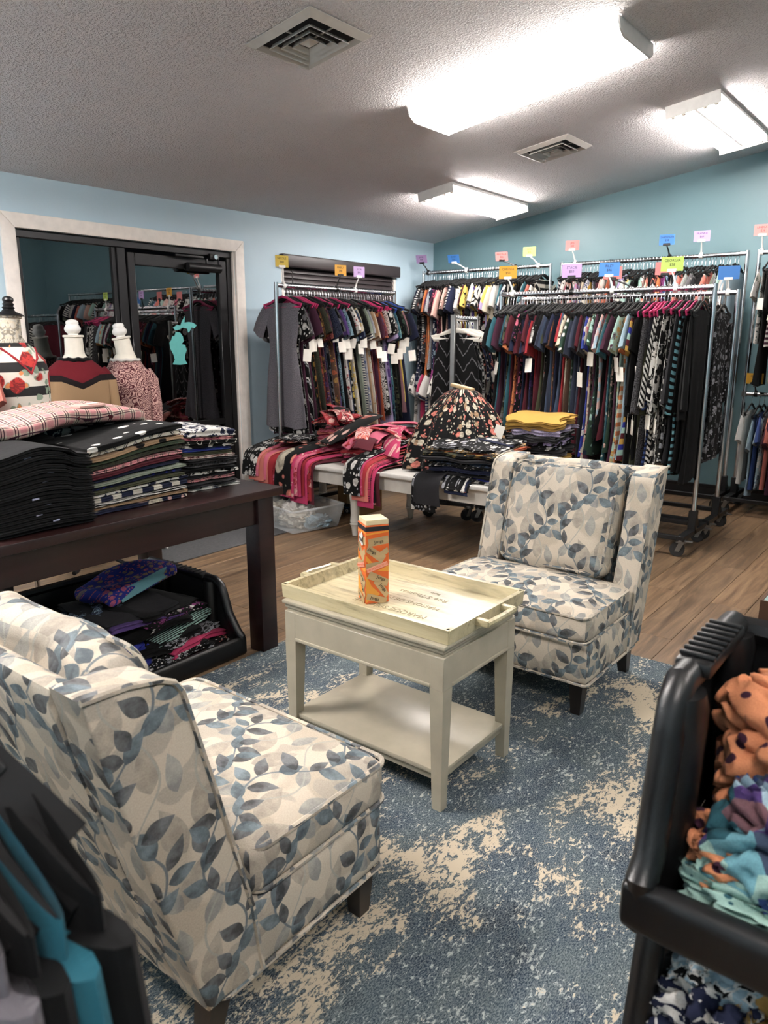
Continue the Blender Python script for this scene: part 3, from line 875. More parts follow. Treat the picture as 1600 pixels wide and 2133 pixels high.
for txt, sz, lx, ly in (('MARQUE SPÉCIALE', .036, -.105, -.03), ('MAISONS DE MONDE', .032, -.02, -.02), ('Rue S\'Thomas', .036, .055, -.05), ('Paris', .022, .10, -.07)):
    text_mesh('stencil_lettering', txt, sz, M['faded'], ty_, (lx, ly, .0093), (0, 0, -R_ + pi), sx=.95)

jx, jy = 1.822, 1.478
bt = thing('block_tower_box', 'tall orange block-stacking game carton with pale wooden blocks on top, standing on the tray', 'game', (jx, jy, tz + .0092), radians(-32))
bw = .079; bh = .262
G().box((0, 0, bh / 2), (bw, bw, bh), .0015, 1).obj('carton', M['orange'], bt)
G().box((0, 0, bh - .012), (bw + .0012, bw + .0012, .016), .001, 1).obj('black_band', M['ink'], bt)
for k in (-1, 0, 1):
    G().box((.001, k * .0255, bh + .0085), (.076, .0250, .0165), .001, 1).obj('wooden_block', M['woodblock'], bt)
def face_print(nm, pts, m, side=0, d=.0006):
    """flat print on a carton face; side 0 faces -y local (front), 1 faces -x local"""
    hh = bw / 2
    P = [((p[0], -hh - d, p[1]) if side == 0 else (-hh - d, -p[0], p[1])) for p in pts]
    off = (0, .0008, 0) if side == 0 else (.0008, 0, 0)
    return G().prism(P, off).obj(nm, M[m], bt, smooth=False)
E_ = bw / 2 - .001
def q(x0, z0, x1, z1, w_):
    dx, dz = x1 - x0, z1 - z0; l = sqrt(dx * dx + dz * dz); nx, nz = -dz / l * w_ / 2, dx / l * w_ / 2
    return [(max(-E_, min(E_, px)), pz) for px, pz in ((x0 + nx, z0 + nz), (x1 + nx, z1 + nz), (x1 - nx, z1 - nz), (x0 - nx, z0 - nz))]
for side in (0, 1):
    face_print('printed_ray', [(-E_, .10), (-.02, .06), (.01, .03), (-E_, .005)], 'amber', side, .0003)
    face_print('printed_ray', [(-E_, .165), (-.008, .128), (-.02, .125), (-E_, .148)], 'amber', side, .0003)
    face_print('printed_ray', [(E_, .125), (.0, .11), (E_, .105)], 'amber', side, .0003)
    face_print('printed_ray', [(-E_, .236), (E_, .242), (E_, .237), (-E_, .230)], 'amber', side, .0003)
    for i, (x0, z0, x1, z1, w_) in enumerate(((-.03, .205, .038, .212, .026), (-E_, .188, .022, .146, .028), (E_, .178, .006, .160, .020), (-E_, .128, .012, .132, .018), (-.03, .100, E_, .066, .026), (-.004, .08, E_, .022, .026), (-E_, .028, .03, .004, .022))):
        face_print('printed_block', q(x0, z0, x1, z1, w_), 'pine', side, .0006 + .0003 * i)
    face_print('banner', q(-.036, .113, .034, .134, .014), 'peach', side, .0032)
    hh = bw / 2
    rotm = (pi / 2, 0, 0) if side == 0 else (pi / 2, 0, -pi / 2)
    def lt(txt, sz, x, z, tilt, m='ink', d=.0036):
        loc = (x, -hh - d, z) if side == 0 else (-hh - d, -x, z)
        o_ = text_mesh('lettering', txt, sz, M[m], bt, loc, rotm, ext=.0001)
        o_.rotation_euler = (Matrix.Rotation(rotm[2], 3, 'Z') @ Matrix.Rotation(pi / 2, 3, 'X') @ Matrix.Rotation(tilt, 3, 'Z')).to_euler()
        return o_
    lt('HOW DO YOU STACK?', .0085, -.001, .1235, .29, 'orange')
    for x, z, tl in ((.004, .208, .1), (-.018, .178, -.66), (.012, .085, -.46), (.018, .052, -.95), (-.01, .018, -.37)):
        lt('Jenga', .015, x, z, tl)
    if side == 1:
        face_print('emblem', [(-.024, .236), (-.008, .222), (.01, .238), (.022, .226), (.012, .212), (.024, .196), (.008, .19), (-.006, .204), (-.024, .194), (-.012, .214)], 'whiteplastic', 1, .0036)
        lt('Jenga', .016, .0, .214, -.1, 'ink', .0042)

# ------------------------------------------------------------------ dark display table
dt = thing('display_table', 'dark espresso wooden table carrying stacks of folded clothes at left', 'table', (1.25, 2.85, 0))
G().b2((-1.05, -.48, .715), (1.04, .48, .752), .005).obj('tabletop', M['dark'], dt)
for s in (-1, 1):
    G().b2((-.92, s * .44 - .012, .60), (.90, s * .44 + .012, .715), .002, 1).obj('apron', M['dark'], dt)
    G().b2((s * .95 - .012 - .0, -.40, .60), (s * .95 + .012, .40, .715), .002, 1).obj('apron', M['dark'], dt)
    for sy in (-1, 1):
        G().b2((s * .94 - .045 + (0 if s > 0 else 0), sy * .425 - .045, 0), (s * .94 + .045, sy * .425 + .045, .715), .004).obj('leg', M['dark'], dt)

# ------------------------------------------------------------------ white dining tables (low)
def dining_table(label, x0, x1, y0, y1, zt, leg_at=(-1, 1)):
    o = thing('low_table', label, 'table', ((x0 + x1) / 2, (y0 + y1) / 2, 0))
    hx, hy = (x1 - x0) / 2, (y1 - y0) / 2
    G().cushion((0, 0, zt - .0175), (2 * hx, 2 * hy, .035), .012, n=6).obj('tabletop', M['whitetop'], o)
    for s in (-1, 1):
        G().b2((s * (hx - .06) - .011, -hy + .12, zt - .135), (s * (hx - .06) + .011, hy - .12, zt - .036), .002, 1).obj('apron', M['enamelwhite'], o)
        G().b2((-hx + .12, s * (hy - .06) - .011, zt - .135), (hx - .12, s * (hy - .06) + .011, zt - .036), .002, 1).obj('apron', M['enamelwhite'], o)
    zl = zt - .036
    pr = [(0, .021), (.055, .026), (.075, .034), (.085, .040), (.095, .030), (.10, .036), (.16, .030), (.24, .033), (.31, .044), (zl - .07, .046), (zl - .06, .036)]
    for sx in (-1, 1):
        for sy in leg_at:
            G().lathe(pr, (sx * (hx - .055), sy * (hy - .055), 0), 16).box((sx * (hx - .055), sy * (hy - .055), zl - .03), (.08, .08, .06), .004).obj('leg', M['enamelwhite'], o)
    G().b2((-hx + .10, -hy + .002, zt - .06), (hx - .10, -hy + .03, zt - .036)).b2((-hx + .10, hy - .03, zt - .06), (hx - .10, hy - .002, zt - .036)).obj('leaf_bracket', M['blacksteel'], o)
    return o
T1 = dining_table('low white table with turned legs under the red and pink leggings', 3.935, 4.72, 3.35, 4.40, .485)
T2 = dining_table('low white table beside the leggings table, under the black floral skirt', 3.935, 4.72, 1.98, 3.345, .50, (-1,))

# ------------------------------------------------------------------ tote, carton
cb = thing('clear_tote', 'clear plastic storage tote of white cloths on the floor under the white table', 'storage box', (3.96, 4.0, .0), radians(-12))
def shell(g, w0, d0, w1, d1, h, t):
    vs = []
    for (w_, d_, z) in ((w0, d0, 0), (w1, d1, h), (w1 - 2 * t, d1 - 2 * t, h), (w0 - 2 * t, d0 - 2 * t, t)):
        vs.append([g.bm.verts.new((a * w_ / 2, b * d_ / 2, z)) for a, b in ((-1, -1), (1, -1), (1, 1), (-1, 1))])
    for A, B in zip(vs, vs[1:]):
        for k in range(4): g.bm.faces.new((A[k], A[(k + 1) % 4], B[(k + 1) % 4], B[k]))
    g.bm.faces.new(vs[0][::-1]); g.bm.faces.new(vs[-1])
    return g
shell(G(), .40, .60, .46, .70, .175, .003).obj('tub', M['plastic_clear'], cb, (0, 0, .009), smooth=False)
g = G(); g.tube(rrect(-.232, .232, -.352, .352, .182, .03), .008, 6, True); g.obj('rim', M['plastic_clear'], cb)
def crumple(sz, seed, amp=.35, n=16):
    g = G()
    def wp(p, u):
        d = mnoise.noise(Vector((u.x * 2.2 + seed, u.y * 2.2, u.z * 2.2)))
        e = mnoise.noise(Vector((u.x * 5 + seed, u.y * 5 + 7, u.z * 5)))
        k = 1 + amp * d + amp * .5 * e
        q_ = Vector((p.x * k, p.y * k, p.z * (1 + amp * .9 * d) + sz[2] * .22 * e))
        q_.z = max(q_.z, -sz[2] / 2)
        return q_
    g.cushion((0, 0, 0), sz, min(sz) * .42, n=n, warp=wp)
    return g
for i, (x, y, sx, sy, sz, c, lb) in enumerate(((-.02, .13, .22, .20, .15, 'plain ivory', 'crumpled ivory cloth heaped in the clear tote, at its left'), (.02, -.02, .24, .22, .19, 'plain white', 'crumpled white cloth heaped highest in the clear tote'),
        (-.04, -.10, .20, .17, .12, 'plain ivory', 'ivory cloth at the front of the clear tote'), (.03, -.2, .18, .13, .10, 'plain lightblue', 'pale blue cloth at the right end of the clear tote'))):
    ob = crumple((sx * 1.05, sy * 1.1, sz * .8), i * 3.1).obj('cloth', fabric(c), None, (3.96 + 1.2 * x * cos(-.21) - y * sin(-.21), 4.0 + x * sin(-.21) + 1.2 * y * cos(-.21), .0135 + sz * .4), (0, 0, -.21 + i))
    tag(ob, lb, 'cloth')

bx = thing('carton', 'brown cardboard shipping carton on the floor behind the turned white leg', 'box', (4.60, 3.87, 0), 0)
G().b2((-.14, -.12, .0), (.14, .12, .28), .003, 1).obj('box', M['card'], bx)
lw_ = G().b2((-.1412, -.015, .004), (-.140, .055, .085)).obj('label', M['navylabel'], bx, smooth=False)
g = G(); g.tube([(-.1416, .045 - .05 * k / 6, .058 - .012 * sin(pi * k / 6)) for k in range(7)], .0022, 6); g.obj('smile_mark', M['cyan'], lw_)
g = G(); g.tube([(-.1416, .02 + .011 * cos(2 * pi * k / 12), .024 + .011 * sin(2 * pi * k / 12)) for k in range(12)], .003, 6, True); g.obj('ring_mark', M['whiteplastic'], lw_)
G().b2((-.1406, -.02, .085), (-.13, .02, .2806)).obj('tape', M['pine'], bx)

# aqua bench at the right edge
aq = thing('aqua_platform', 'low aqua-topped platform with brown edge at the right edge of the floor', 'platform', (4.5, .40, 0))
G().b2((-.55, -.30, .10), (.55, .30, .118), .002, 1).obj('top', M['aqua'], aq)
G().b2((-.55, .30, .0), (.55, .312, .120), .001, 1).b2((-.56, -.30, .0), (-.55, .312, .12), .001, 1).b2((.55, -.3, 0), (.56, .312, .12)).obj('edge_band', M['brownedge'], aq)
# ------------------------------------------------------------------ rolling racks
def caster(parent, x, y, yaw, wheel='blacksteel', grey=False):
    c = bpy.data.objects.new('caster', None); link(c); c.parent = parent; c.location = (x, y, 0); c.rotation_euler = (0, 0, yaw)
    G().tube([(-.02, -.013, .048), (-.02, .013, .048)], .047, 18).obj('wheel', M['rubber'] if not grey else M['greyrubber'], c)
    g = G()
    for s in (-1, 1): g.prism([(-.034, s * .019, .038), (-.006, s * .019, .038), (.022, s * .019, .098), (-.012, s * .019, .098)], (0, s * .003, 0))
    g.box((0, 0, .1), (.06, .05, .006)); g.tube([(-.02, -.024, .048), (-.02, .024, .048)], .006, 8); g.obj('fork', M['steel'], c)
    G().lathe([(0, .032), (.012, .032), (.016, .02)], (0, 0, .104), 14).box((.045, 0, .108), (.05, .03, .006), .002).obj('brake', M['steel'], c)

def rack(label, p0, p1, z, dep, group=None, lower=None, base_z=.12, bar_r=.0165, square=False):
    """bar from p0 to p1 (XY) at height z; base depth dep"""
    a, b = Vector((p0[0], p0[1], 0)), Vector((p1[0], p1[1], 0))
    L = (b - a).length; ang = atan2(b.y - a.y, b.x - a.x)
    c = (a + b) / 2
    o = thing('garment_rack', label, 'rack', c, ang, group)
    h = L / 2
    pm_ = M['steel'] if square else M['chrome']
    G().tube([(-h, 0, z), (h, 0, z)], bar_r, 14).obj('top_bar', M['chrome'], o)
    for s in (-1, 1):
        g = G()
        if square: g.box((s * h, 0, (z + base_z) / 2 + .01), (.034, .034, z - base_z + .03), .002, 1)
        else:
            g.tube([(s * h, 0, base_z), (s * h, 0, z + .022)], .0165, 14); g.tube([(s * h, 0, z * .62), (s * h, 0, z * .62 + .012)], .019, 14)
        g.obj('post', pm_, o)
        G().box((s * h, 0, base_z + .07), (.05, .05, .16), .003, 1).prism([(s * h - .012, .02, base_z + .16), (s * h - .012, .02, base_z), (s * h - .012, .14, base_z)], (.024, 0, 0)).obj('socket', M['blacksteel'], o)
        G().b2((s * h - .025, -dep / 2, base_z - .012), (s * h + .025, dep / 2, base_z + .022), .003, 1).obj('cross_beam', M['blacksteel'], o)
        for sy in (-1, 1): caster(o, s * h, sy * (dep / 2 - .03), random.uniform(-1, 1))
    for sy in (-1, 1):
        G().b2((-h + .02, sy * (dep / 2 - .02) - .016, base_z - .01), (h - .02, sy * (dep / 2 - .02) + .016, base_z + .02), .003, 1).obj('base_beam', M['blacksteel'], o)
    if lower:
        G().tube([(-h, 0, lower), (h, 0, lower)], bar_r * .9, 12).obj('lower_bar', M['chrome'], o)
        G().tube([(-h, 0, lower - .02), (-h, 0, lower + .02)], .022, 12).tube([(h, 0, lower - .02), (h, 0, lower + .02)], .022, 12).obj('bracket', M['steel'], o)
    return o

R_WIN = ('window rack', (4.19, 4.35), (5.68, 4.35), 1.782)
R_BL = ('rear left rack', (6.58, 4.66), (6.58, 3.24), 2.03)
R_BR = ('rear right rack', (6.58, 3.13), (6.58, 1.57), 2.03)
R_EDGE = ('right edge rack', (6.58, 1.485), (6.58, -.02), 2.03)
R_FR = ('front rack', (5.10, 2.90), (5.10, 1.385), 1.70)
R_MID = ('middle rack', (5.66, 3.02), (5.66, 1.385), 1.69)
R_CH = ('low grey rack', (4.86, 3.09), (5.02, 3.09), 1.53)
rack('chrome rolling rack of dresses in front of the blind window', R_WIN[1], R_WIN[2], R_WIN[3], .5)
rack('two-tier chrome rack in the rear left corner by the teal wall', R_BL[1], R_BL[2], R_BL[3], .5, lower=1.17)
rack('tall chrome rack along the teal wall, right of the corner rack', R_BR[1], R_BR[2], R_BR[3], .5)
rack('two-tier chrome rack at the right edge of the picture by the teal wall', R_EDGE[1], R_EDGE[2], R_EDGE[3], .5, lower=.95)
rack('front chrome rolling rack of long dresses on black casters', R_FR[1], R_FR[2], R_FR[3], .50)
rack('chrome rolling rack directly behind the front rack', R_MID[1], R_MID[2], R_MID[3], .50)
rk = rack('low grey square-post rack behind the floral skirt, holding zigzag tops', (4.84, 3.15), (5.36, 3.27), 1.53, .38, square=True)

# ------------------------------------------------------------------ hanging garments
def lerp(a, b, t): return a + (b - a) * t
def prof_at(P, t):
    for (t0, v0), (t1, v1) in zip(P, P[1:]):
        if t <= t1: return lerp(v0, v1, (t - t0) / (t1 - t0))
    return P[-1][1]
NECK, SHO = -.098, -.155
KIND = dict(
    dress=(.98, [(0, .19), (.10, .185), (.32, .142), (.6, .18), (1, .235)], .21, .013),
    tee=(.62, [(0, .195), (.2, .20), (1, .205)], .20, .012),
    tunic=(.80, [(0, .195), (.2, .20), (.5, .19), (1, .225)], .23, .013),
    long=(1.02, [(0, .19), (.15, .195), (.4, .165), (1, .235)], .56, .013),
    tank=(.68, [(0, .135), (.12, .15), (.3, .185), (1, .21)], 0, .011),
)
def garment_meshes(kind, seed):
    rr = random.Random(seed * 17 + len(kind))
    Ln, hwp, slv, th = KIND[kind]
    n, rows = 26, 14
    ph = [rr.uniform(0, 6.3) for _ in range(6)]
    fr = rr.uniform(5, 8)
    V, UV, Fc = [], [], []
    for r in range(rows + 1):
        t = (r / rows) ** 1.25
        hw = prof_at(hwp, t)
        for k in range(n):
            a = 2 * pi * k / n
            x = hw * math.copysign(abs(cos(a)) ** .75, cos(a))
            ax_ = abs(x) / .2
            zt = NECK - .012 + (SHO - NECK) * min(1, ax_) ** 1.1
            if abs(x) < .075 and kind != 'tank': zt -= (.05 if sin(a) > 0 else .018) * (1 - (abs(x) / .075) ** 2)
            z = zt * (1 - t) + (-.13 - Ln) * t + .012 * t * sin(x * 24 + ph[4])
            fold = (.003 + .011 * t) * sin(x * 2 * pi * fr + ph[0]) * min(1, t * 2.2) + .005 * t * sin(x * 41 + ph[1] + t * 3)
            y = th * (.45 + .55 * min(1, t * 4)) * math.copysign(abs(sin(a)) ** .8, sin(a)) + fold
            x += .010 * t * sin(t * 5 + ph[2]); y += .006 * t * sin(t * 3 + ph[3])
            V.append((x, y, z)); UV.append((x if sin(a) >= 0 else x + .7, z))
    for r in range(rows):
        for k in range(n):
            Fc.append((r * n + k, r * n + (k + 1) % n, (r + 1) * n + (k + 1) % n, (r + 1) * n + k))
    Fc.append(tuple(rows * n + k for k in range(n)))
    body = mesh_from('body', V, Fc, UV, angle=60)
    sl = []
    if slv:
        for s in (-1, 1):
            V, UV, Fc = [], [], []
            m, rws = 12, 7
            an = rr.uniform(26, 40) if slv < .4 else rr.uniform(9, 16)
            for r in range(rws + 1):
                t = r / rws
                d = slv * t
                aa = radians(an * (1 - .35 * t))
                cx_ = .165 + sin(aa) * d * 1.0; cz = SHO - .045 - cos(aa) * d
                R1 = lerp(.062, .068 if slv < .4 else .05, t); R2 = lerp(.010, .018, t)
                for k in range(m):
                    a = 2 * pi * k / m
                    u = R1 * cos(a)
                    V.append((s * (cx_ + u * cos(aa)), R2 * sin(a) + .006 * t * sin(k * 2.1 + ph[5]) + .01 * t * sin(ph[2] + s), cz + u * sin(aa) + .006 * t * sin(k + ph[1])))
                    UV.append((u + (.4 if sin(a) > 0 else 1.1), cz))
            for r in range(rws):
                for k in range(m):
                    Fc.append((r * m + k, r * m + (k + 1) % m, (r + 1) * m + (k + 1) % m, (r + 1) * m + k))
            Fc.append(tuple(range(m))[::-1]); Fc.append(tuple(rws * m + k for k in range(m)))
            sl.append(mesh_from('sleeve', V, Fc, UV, angle=60))
    return body, sl
PROTO = {k: [garment_meshes(k, s) for s in range(4)] for k in KIND}
for k in PROTO:
    for b_, s_ in PROTO[k]:
        for me in [b_] + s_: me.materials.append(None)

g = G()
g.tube([(0, 0, NECK + .014), (-.05, 0, NECK + .004), (-.13, 0, NECK - .032), (-.205, 0, SHO + .008), (-.19, 0, SHO - .010), (0, 0, SHO - .010), (.19, 0, SHO - .010), (.205, 0, SHO + .008), (.13, 0, NECK - .032), (.05, 0, NECK + .004)], .0105, 6, True, ref=(0, 1, 0), flat=.6)
HANG = g.mesh('hanger'); HANG.materials.append(None)
g = G()
g.tube([(0, 0, NECK + .014), (0, 0, -.045)] + [(.0196 * cos(radians(a)), 0, .0196 * sin(radians(a))) for a in range(-60, 215, 25)], .0021, 6)
HOOK = g.mesh('hook'); HOOK.materials.append(M['wire'])
g = G(); g.box((0, 0, -.048), (.062, .0012, .092), .0003, 1); g.tube([(0, 0, -.002), (0, 0, .03)], .0008, 4)
TAGM = g.mesh('price_tag'); TAGM.materials.append(M['paper'])
g = G(); g.box((0, -.0009, -.030), (.030, .0004, .020)); g.box((0, -.0009, -.064), (.042, .0004, .004)); g.box((0, -.0009, -.074), (.036, .0004, .003))
TAGP = g.mesh('print'); TAGP.materials.append(M['faded'])

def ordinal(n):
    return f"{n}{'th' if 10 <= n % 100 <= 20 else {1: 'st', 2: 'nd', 3: 'rd'}.get(n % 10, 'th')}"
KW = dict(dress='dress', tee='shirt', tunic='tunic', long='long-sleeved dress', tank='camisole')
NAME = dict(dress='hanging_dress', tee='hanging_shirt', tunic='hanging_tunic', long='hanging_dress', tank='hanging_camisole')
rg_ = random.Random(11)
def garment(kind, spec, loc, rz, label, group=None, hm='hb', tagside=0, scale=1.0, lift=0.0):
    o = thing(NAME[kind], label, 'clothing', loc, rz, group)
    o.scale = (scale, scale, scale * rg_.uniform(.90, 1.06))
    b_, s_ = PROTO[kind][rg_.randrange(4)]
    place('body', b_, fabric(spec), o, (0, 0, lift), objmat=True)
    for me in s_: place('sleeve', me, fabric(spec), o, (0, 0, lift), (rg_.uniform(-.05, .05), rg_.uniform(-.06, .06), rg_.uniform(-.14, .14)), objmat=True)
    hg = place('hanger', HANG, M[hm], o, objmat=True)
    place('hook', HOOK, None, hg)
    if tagside:
        tg = place('price_tag', TAGM, None, o, (tagside * .225, rg_.uniform(-.03, .0), rg_.uniform(-.52, -.36)), (rg_.uniform(-.2, .2), rg_.uniform(-.15, .15), -tagside * (pi / 2 - .5) + rg_.uniform(-.5, .5)))
        place('print', TAGP, None, tg)
    return o

def fill(rk_, items, group, rackname, t0=0.03, t1=0.97, z=None, hangers=('hb',), tags=0.0, side=-1, flip=0.0, ident=None):
    """items: list of (kind, spec[, hanger]) from p0 to p1"""
    nm, p0, p1, z0 = rk_
    z = z or z0
    ang = atan2(p1[1] - p0[1], p1[0] - p0[0]) + pi / 2
    n = len(items)
    for i, it in enumerate(items):
        t = lerp(t0, t1, (i + .5 + rg_.uniform(-.18, .18)) / n)
        hm = it[2] if len(it) > 2 else rg_.choice(hangers)
        lab = f"{describe(it[1])} {KW[it[0]]}, {ordinal(i + 1)} from the left {rackname}"
        garment(it[0], it[1], (lerp(p0[0], p1[0], t), lerp(p0[1], p1[1], t), z), ang + rg_.uniform(-.05, .05) + flip, lab, group, hm, side if rg_.random() < tags else 0, rg_.uniform(.97, 1.04))

def seq(kinds, specs):
    out = []
    for i, s in enumerate(specs.split(';')):
        s = s.strip()
        k = kinds if isinstance(kinds, str) else kinds[i % len(kinds)]
        if ':' in s: k, s = s.split(':')
        hm = None
        if '|' in s: s, hm = s.split('|')
        out.append((k.strip(), s.strip()) + ((hm,) if hm else ()))
    return out

fill(R_WIN, seq('dress', """heather ash smoke|hp; floral black white grey; plain plum; ikat black silver white; plain plum|hp; floral black olive green|hp; floral black rust mustard|hp; heather charcoal olive;
floral maroon rust gold; floral plum purple gold; paisley navy slate black; floral black grey silver|hp; floral brown gold rust; plain purple|hp; floral black teal plum; paisley teal lightblue slate;
plain black; floral white red black|hp; floral navy lightblue blue; floral black yellow white; floral ivory yellow mustard; dots black olive; plain sage; heather sage grey; stripe slate ivory@.7; floral silver blue white;
plain tan; floral ivory gold white; floral maroon orange blue; plain plum|hp; plain rust|hp; paisley white black white; floral black white silver|hp; plain lilac|hp; floral purple lilac black; floral teal navy mint;
dots black olive|hbl; floral black olive green; plain black; plain mauve|hbl; plain yellow; plain navy"""), 'dresses on the window rack', 'on the window rack', tags=.5, side=-1, flip=0)

fill(R_BL, seq(('tunic', 'dress', 'tunic'), """floral black silver grey; floral navy white slate; stripe black white@.8; floral charcoal silver rust; plain orange; floral orange rust tan; heather grey silver; plain magenta; floral navy lightblue white;
floral plum pink black; floral pink blush navy; plain blush; plain black; floral blush black olive; plain navy; stripe navy white; paisley navy lightblue white; plain navy; tee:plain white; tee:floral white black silver; tee:leopard yellow black;
tee:plain maroon; tee:leopard yellow black@1.4; tee:plain black; tee:plain white; tee:marble purple royal white; tee:leopard yellow black@1.6; tee:marble white black; tee:marble white black@1.4; tee:floral black red white;
tee:plain lilac; tee:plain yellow; tee:plain ivory; tee:plain cream; tee:plain white; tee:plain teal; tee:plain denim; tee:plain navy; tee:plain black; tee:plain white; tee:plain black; tee:plain sage; tee:vstripe mustard black;
tee:plain black; tee:plain ivory; tee:plain white; tee:plain teal; tee:plain coral; tee:stripe white black@3; tee:stripe ivory black@2.4"""), 'garments on the rear left rack', 'on the rear left rack', tags=.04)

fill(R_BR, seq('tee', """stripe navy white; floral white blue navy; floral white black blush; floral black white pink; floral blush pink white; plain blush; floral white pink red; floral lilac pink white; plain cream; floral white pink blush; plain ivory;
plain mustard; paisley blue white navy; stripe maroon plum@.8; plain blush; floral white red pink; plain white; plain rust; plain lightblue; plain maroon; floral mint yellow white; plain lilac; plain white; plain rust; floral mint white yellow; plain black;
plain mint; floral white red blush; marble coral cream; plain charcoal; floral charcoal coral white; floral coral orange black; plain orange; plain magenta; marble lightblue blue; floral black white grey; floral black white; plain lightblue; plain coral; plain coral; floral coral white;
heather sage silver; floral grey white; plain charcoal; plain silver; plain white; plain coral; floral black white silver; plain mint; plain sage; vstripe black white; plain white; plain lightblue"""), 'tops on the rear right rack', 'on the rear right rack', tags=.04)

fill(R_FR, seq('dress', """plain black; plain teal; plain plum; plain navy; floral olive grey black; plain teal; plain maroon; floral orange brown black; plain maroon; floral black pink magenta; plain navy; plain maroon; plain plum; floral navy purple slate; plain red; plain maroon; plain olive;
floral black white coral; plain black; vstripe denim slate; floral brown rust tan; plain navy; plain denim; plain red; floral cream brown black; plain brown; dots green white; plain slate; plain slate; plain maroon; plain charcoal; floral royal blue white; floral cream pink black; plain plum; floral green navy mint;
tunic:marble lightblue blush; plain black; plain maroon; dots teal white; floral green blush black; plain plum; floral mint mustard plum; stripe orange cream@2; plain lightblue; stripe royal mustard maroon mint@5; long:plain black; long:plain black|hp; plain black; long:plain olive|hp; long:heather grey black|hp; long:stripe navy blue|hp;
long:chevron black white|hp; long:chevron black white; long:marble black white@1.5|hp; long:marble white black@1.2; long:floral black white silver|hp; long:plain charcoal; long:plain black|hp; long:stripe black aqua@1.4; long:plain black|hp; long:plain black; long:plain black"""),
     'dresses on the front rack', 'on the front rack', tags=.10)
for o in list(COL.objects):
    l_ = o.get('label', '')
    if l_.endswith('on the front rack') and any(f', {k} from' in l_ for k in ('47th', '49th', '50th', '52nd', '53rd', '55th')):
        tg = place('price_tag', TAGM, None, o, (-.245, 0, rg_.uniform(-.86, -.76)), (0, rg_.uniform(-.12, .12), pi / 2 - 1.1 + rg_.uniform(-.4, .4)))
        place('print', TAGP, None, tg)

fill(R_MID, seq('dress', """plain black; plain navy; plain maroon; plain charcoal; plain plum; plain olive; floral black white; plain black; plain slate; plain navy; plain black; plain teal; plain charcoal; floral plum pink black; plain black; dots black white; plain grey; plain navy; plain black; plain maroon;
floral black silver; plain black; floral mint black coral; floral red black blush; floral black white silver; marble black grey white; long:floral black silver white; long:floral grey white black; long:floral black silver grey"""), 'dresses on the middle rack', 'on the middle rack', tags=.2)

fill(R_EDGE, seq(('tee', 'tunic'), """floral white green black; plain black; stripe plum white@1.3; marble ivory sage; plain pink; floral white navy; stripe maroon white; plain white; floral blush white; plain blush; plain mint; floral black white; plain coral; plain navy; plain lilac; floral teal white; plain cream; stripe navy white"""),
     'tops on the right edge rack', "on the right edge rack's upper bar", tags=.3, t1=.58)
fill(R_EDGE, seq('tee', """plain white; plain lightblue; plain blue; floral lightblue white navy; plain coral; plain plum; vstripe white black; check white black@.7; plain black; plain lilac; plain tan; floral blue white navy; plain orange; plain royal; plain grey; plain maroon"""),
     'tops on the lower right edge bar', "on the right edge rack's lower bar", tags=0, z=.95, t1=.50)
fill(R_BL, seq('tee', """floral white black; plain silver; plain hotpink; stripe blue white; plain white; dots white black; plain royal; floral white black grey"""), 'tops on the lower corner bar', "on the corner rack's lower bar", z=1.17, t0=.02, t1=.26)
R_CH2 = ('low', (4.84, 3.15), (5.36, 3.27), 1.53)
fill(R_CH2, seq('tank', """ikat black grey|hw; ikat black silver grey|hw; marble black grey white|hw; floral black coral white|hw; dots navy white|hw; ikat black silver|hw; floral navy coral white|hw; plain black|hw"""), 'sleeveless tops on the low grey rack', 'on the low grey rack', tags=.3, side=-1, t0=.06, t1=.94)

# clothes seen only in the door's reflection: a rack nearer the entrance on the right
R_REF = ('reflected', (5.2, .35), (5.2, -1.25), 1.66)
rack('chrome rolling rack off to the right, seen reflected in the glass door', R_REF[1], R_REF[2], R_REF[3], .5)
fill(R_REF, seq('dress', 'plain maroon; plain navy; stripe black white; plain black; floral black gold; plain charcoal; plain slate; floral maroon black; plain navy; plain black; plain plum; plain blue; plain maroon; plain black; plain charcoal; floral black white; plain navy; plain black'), 'dresses on the reflected rack', 'on the reflected rack', t1=.95)

R_FAR = ('far', (6.58, -.12), (6.58, -1.75), 2.03)
rack('tall chrome wall rack off to the right, seen reflected in the glass door', R_FAR[1], R_FAR[2], R_FAR[3], .5)
fill(R_FAR, seq('tee', 'plain white; plain lilac; floral white pink black; plain mint; plain black; stripe white black; plain mint; plain cream; plain blush; plain lightblue; floral white black; plain coral; plain navy; plain white; stripe navy white; plain sage; plain black; plain silver'), 'shirts on the reflected wall rack', 'on the reflected wall rack')

# coral dress hanging at the far left edge, on its own small rack
R_CO = ('coral', (.75, 3.62), (1.60, 3.62), 1.47)
rack('small chrome rack cut off by the left edge of the picture', R_CO[1], R_CO[2], R_CO[3], .46)
garment('dress', 'plain coral', (1.545, 3.62, 1.47), .0 + pi / 2, 'coral red dress with price tag at the left edge of the picture', None, 'hb', -1)

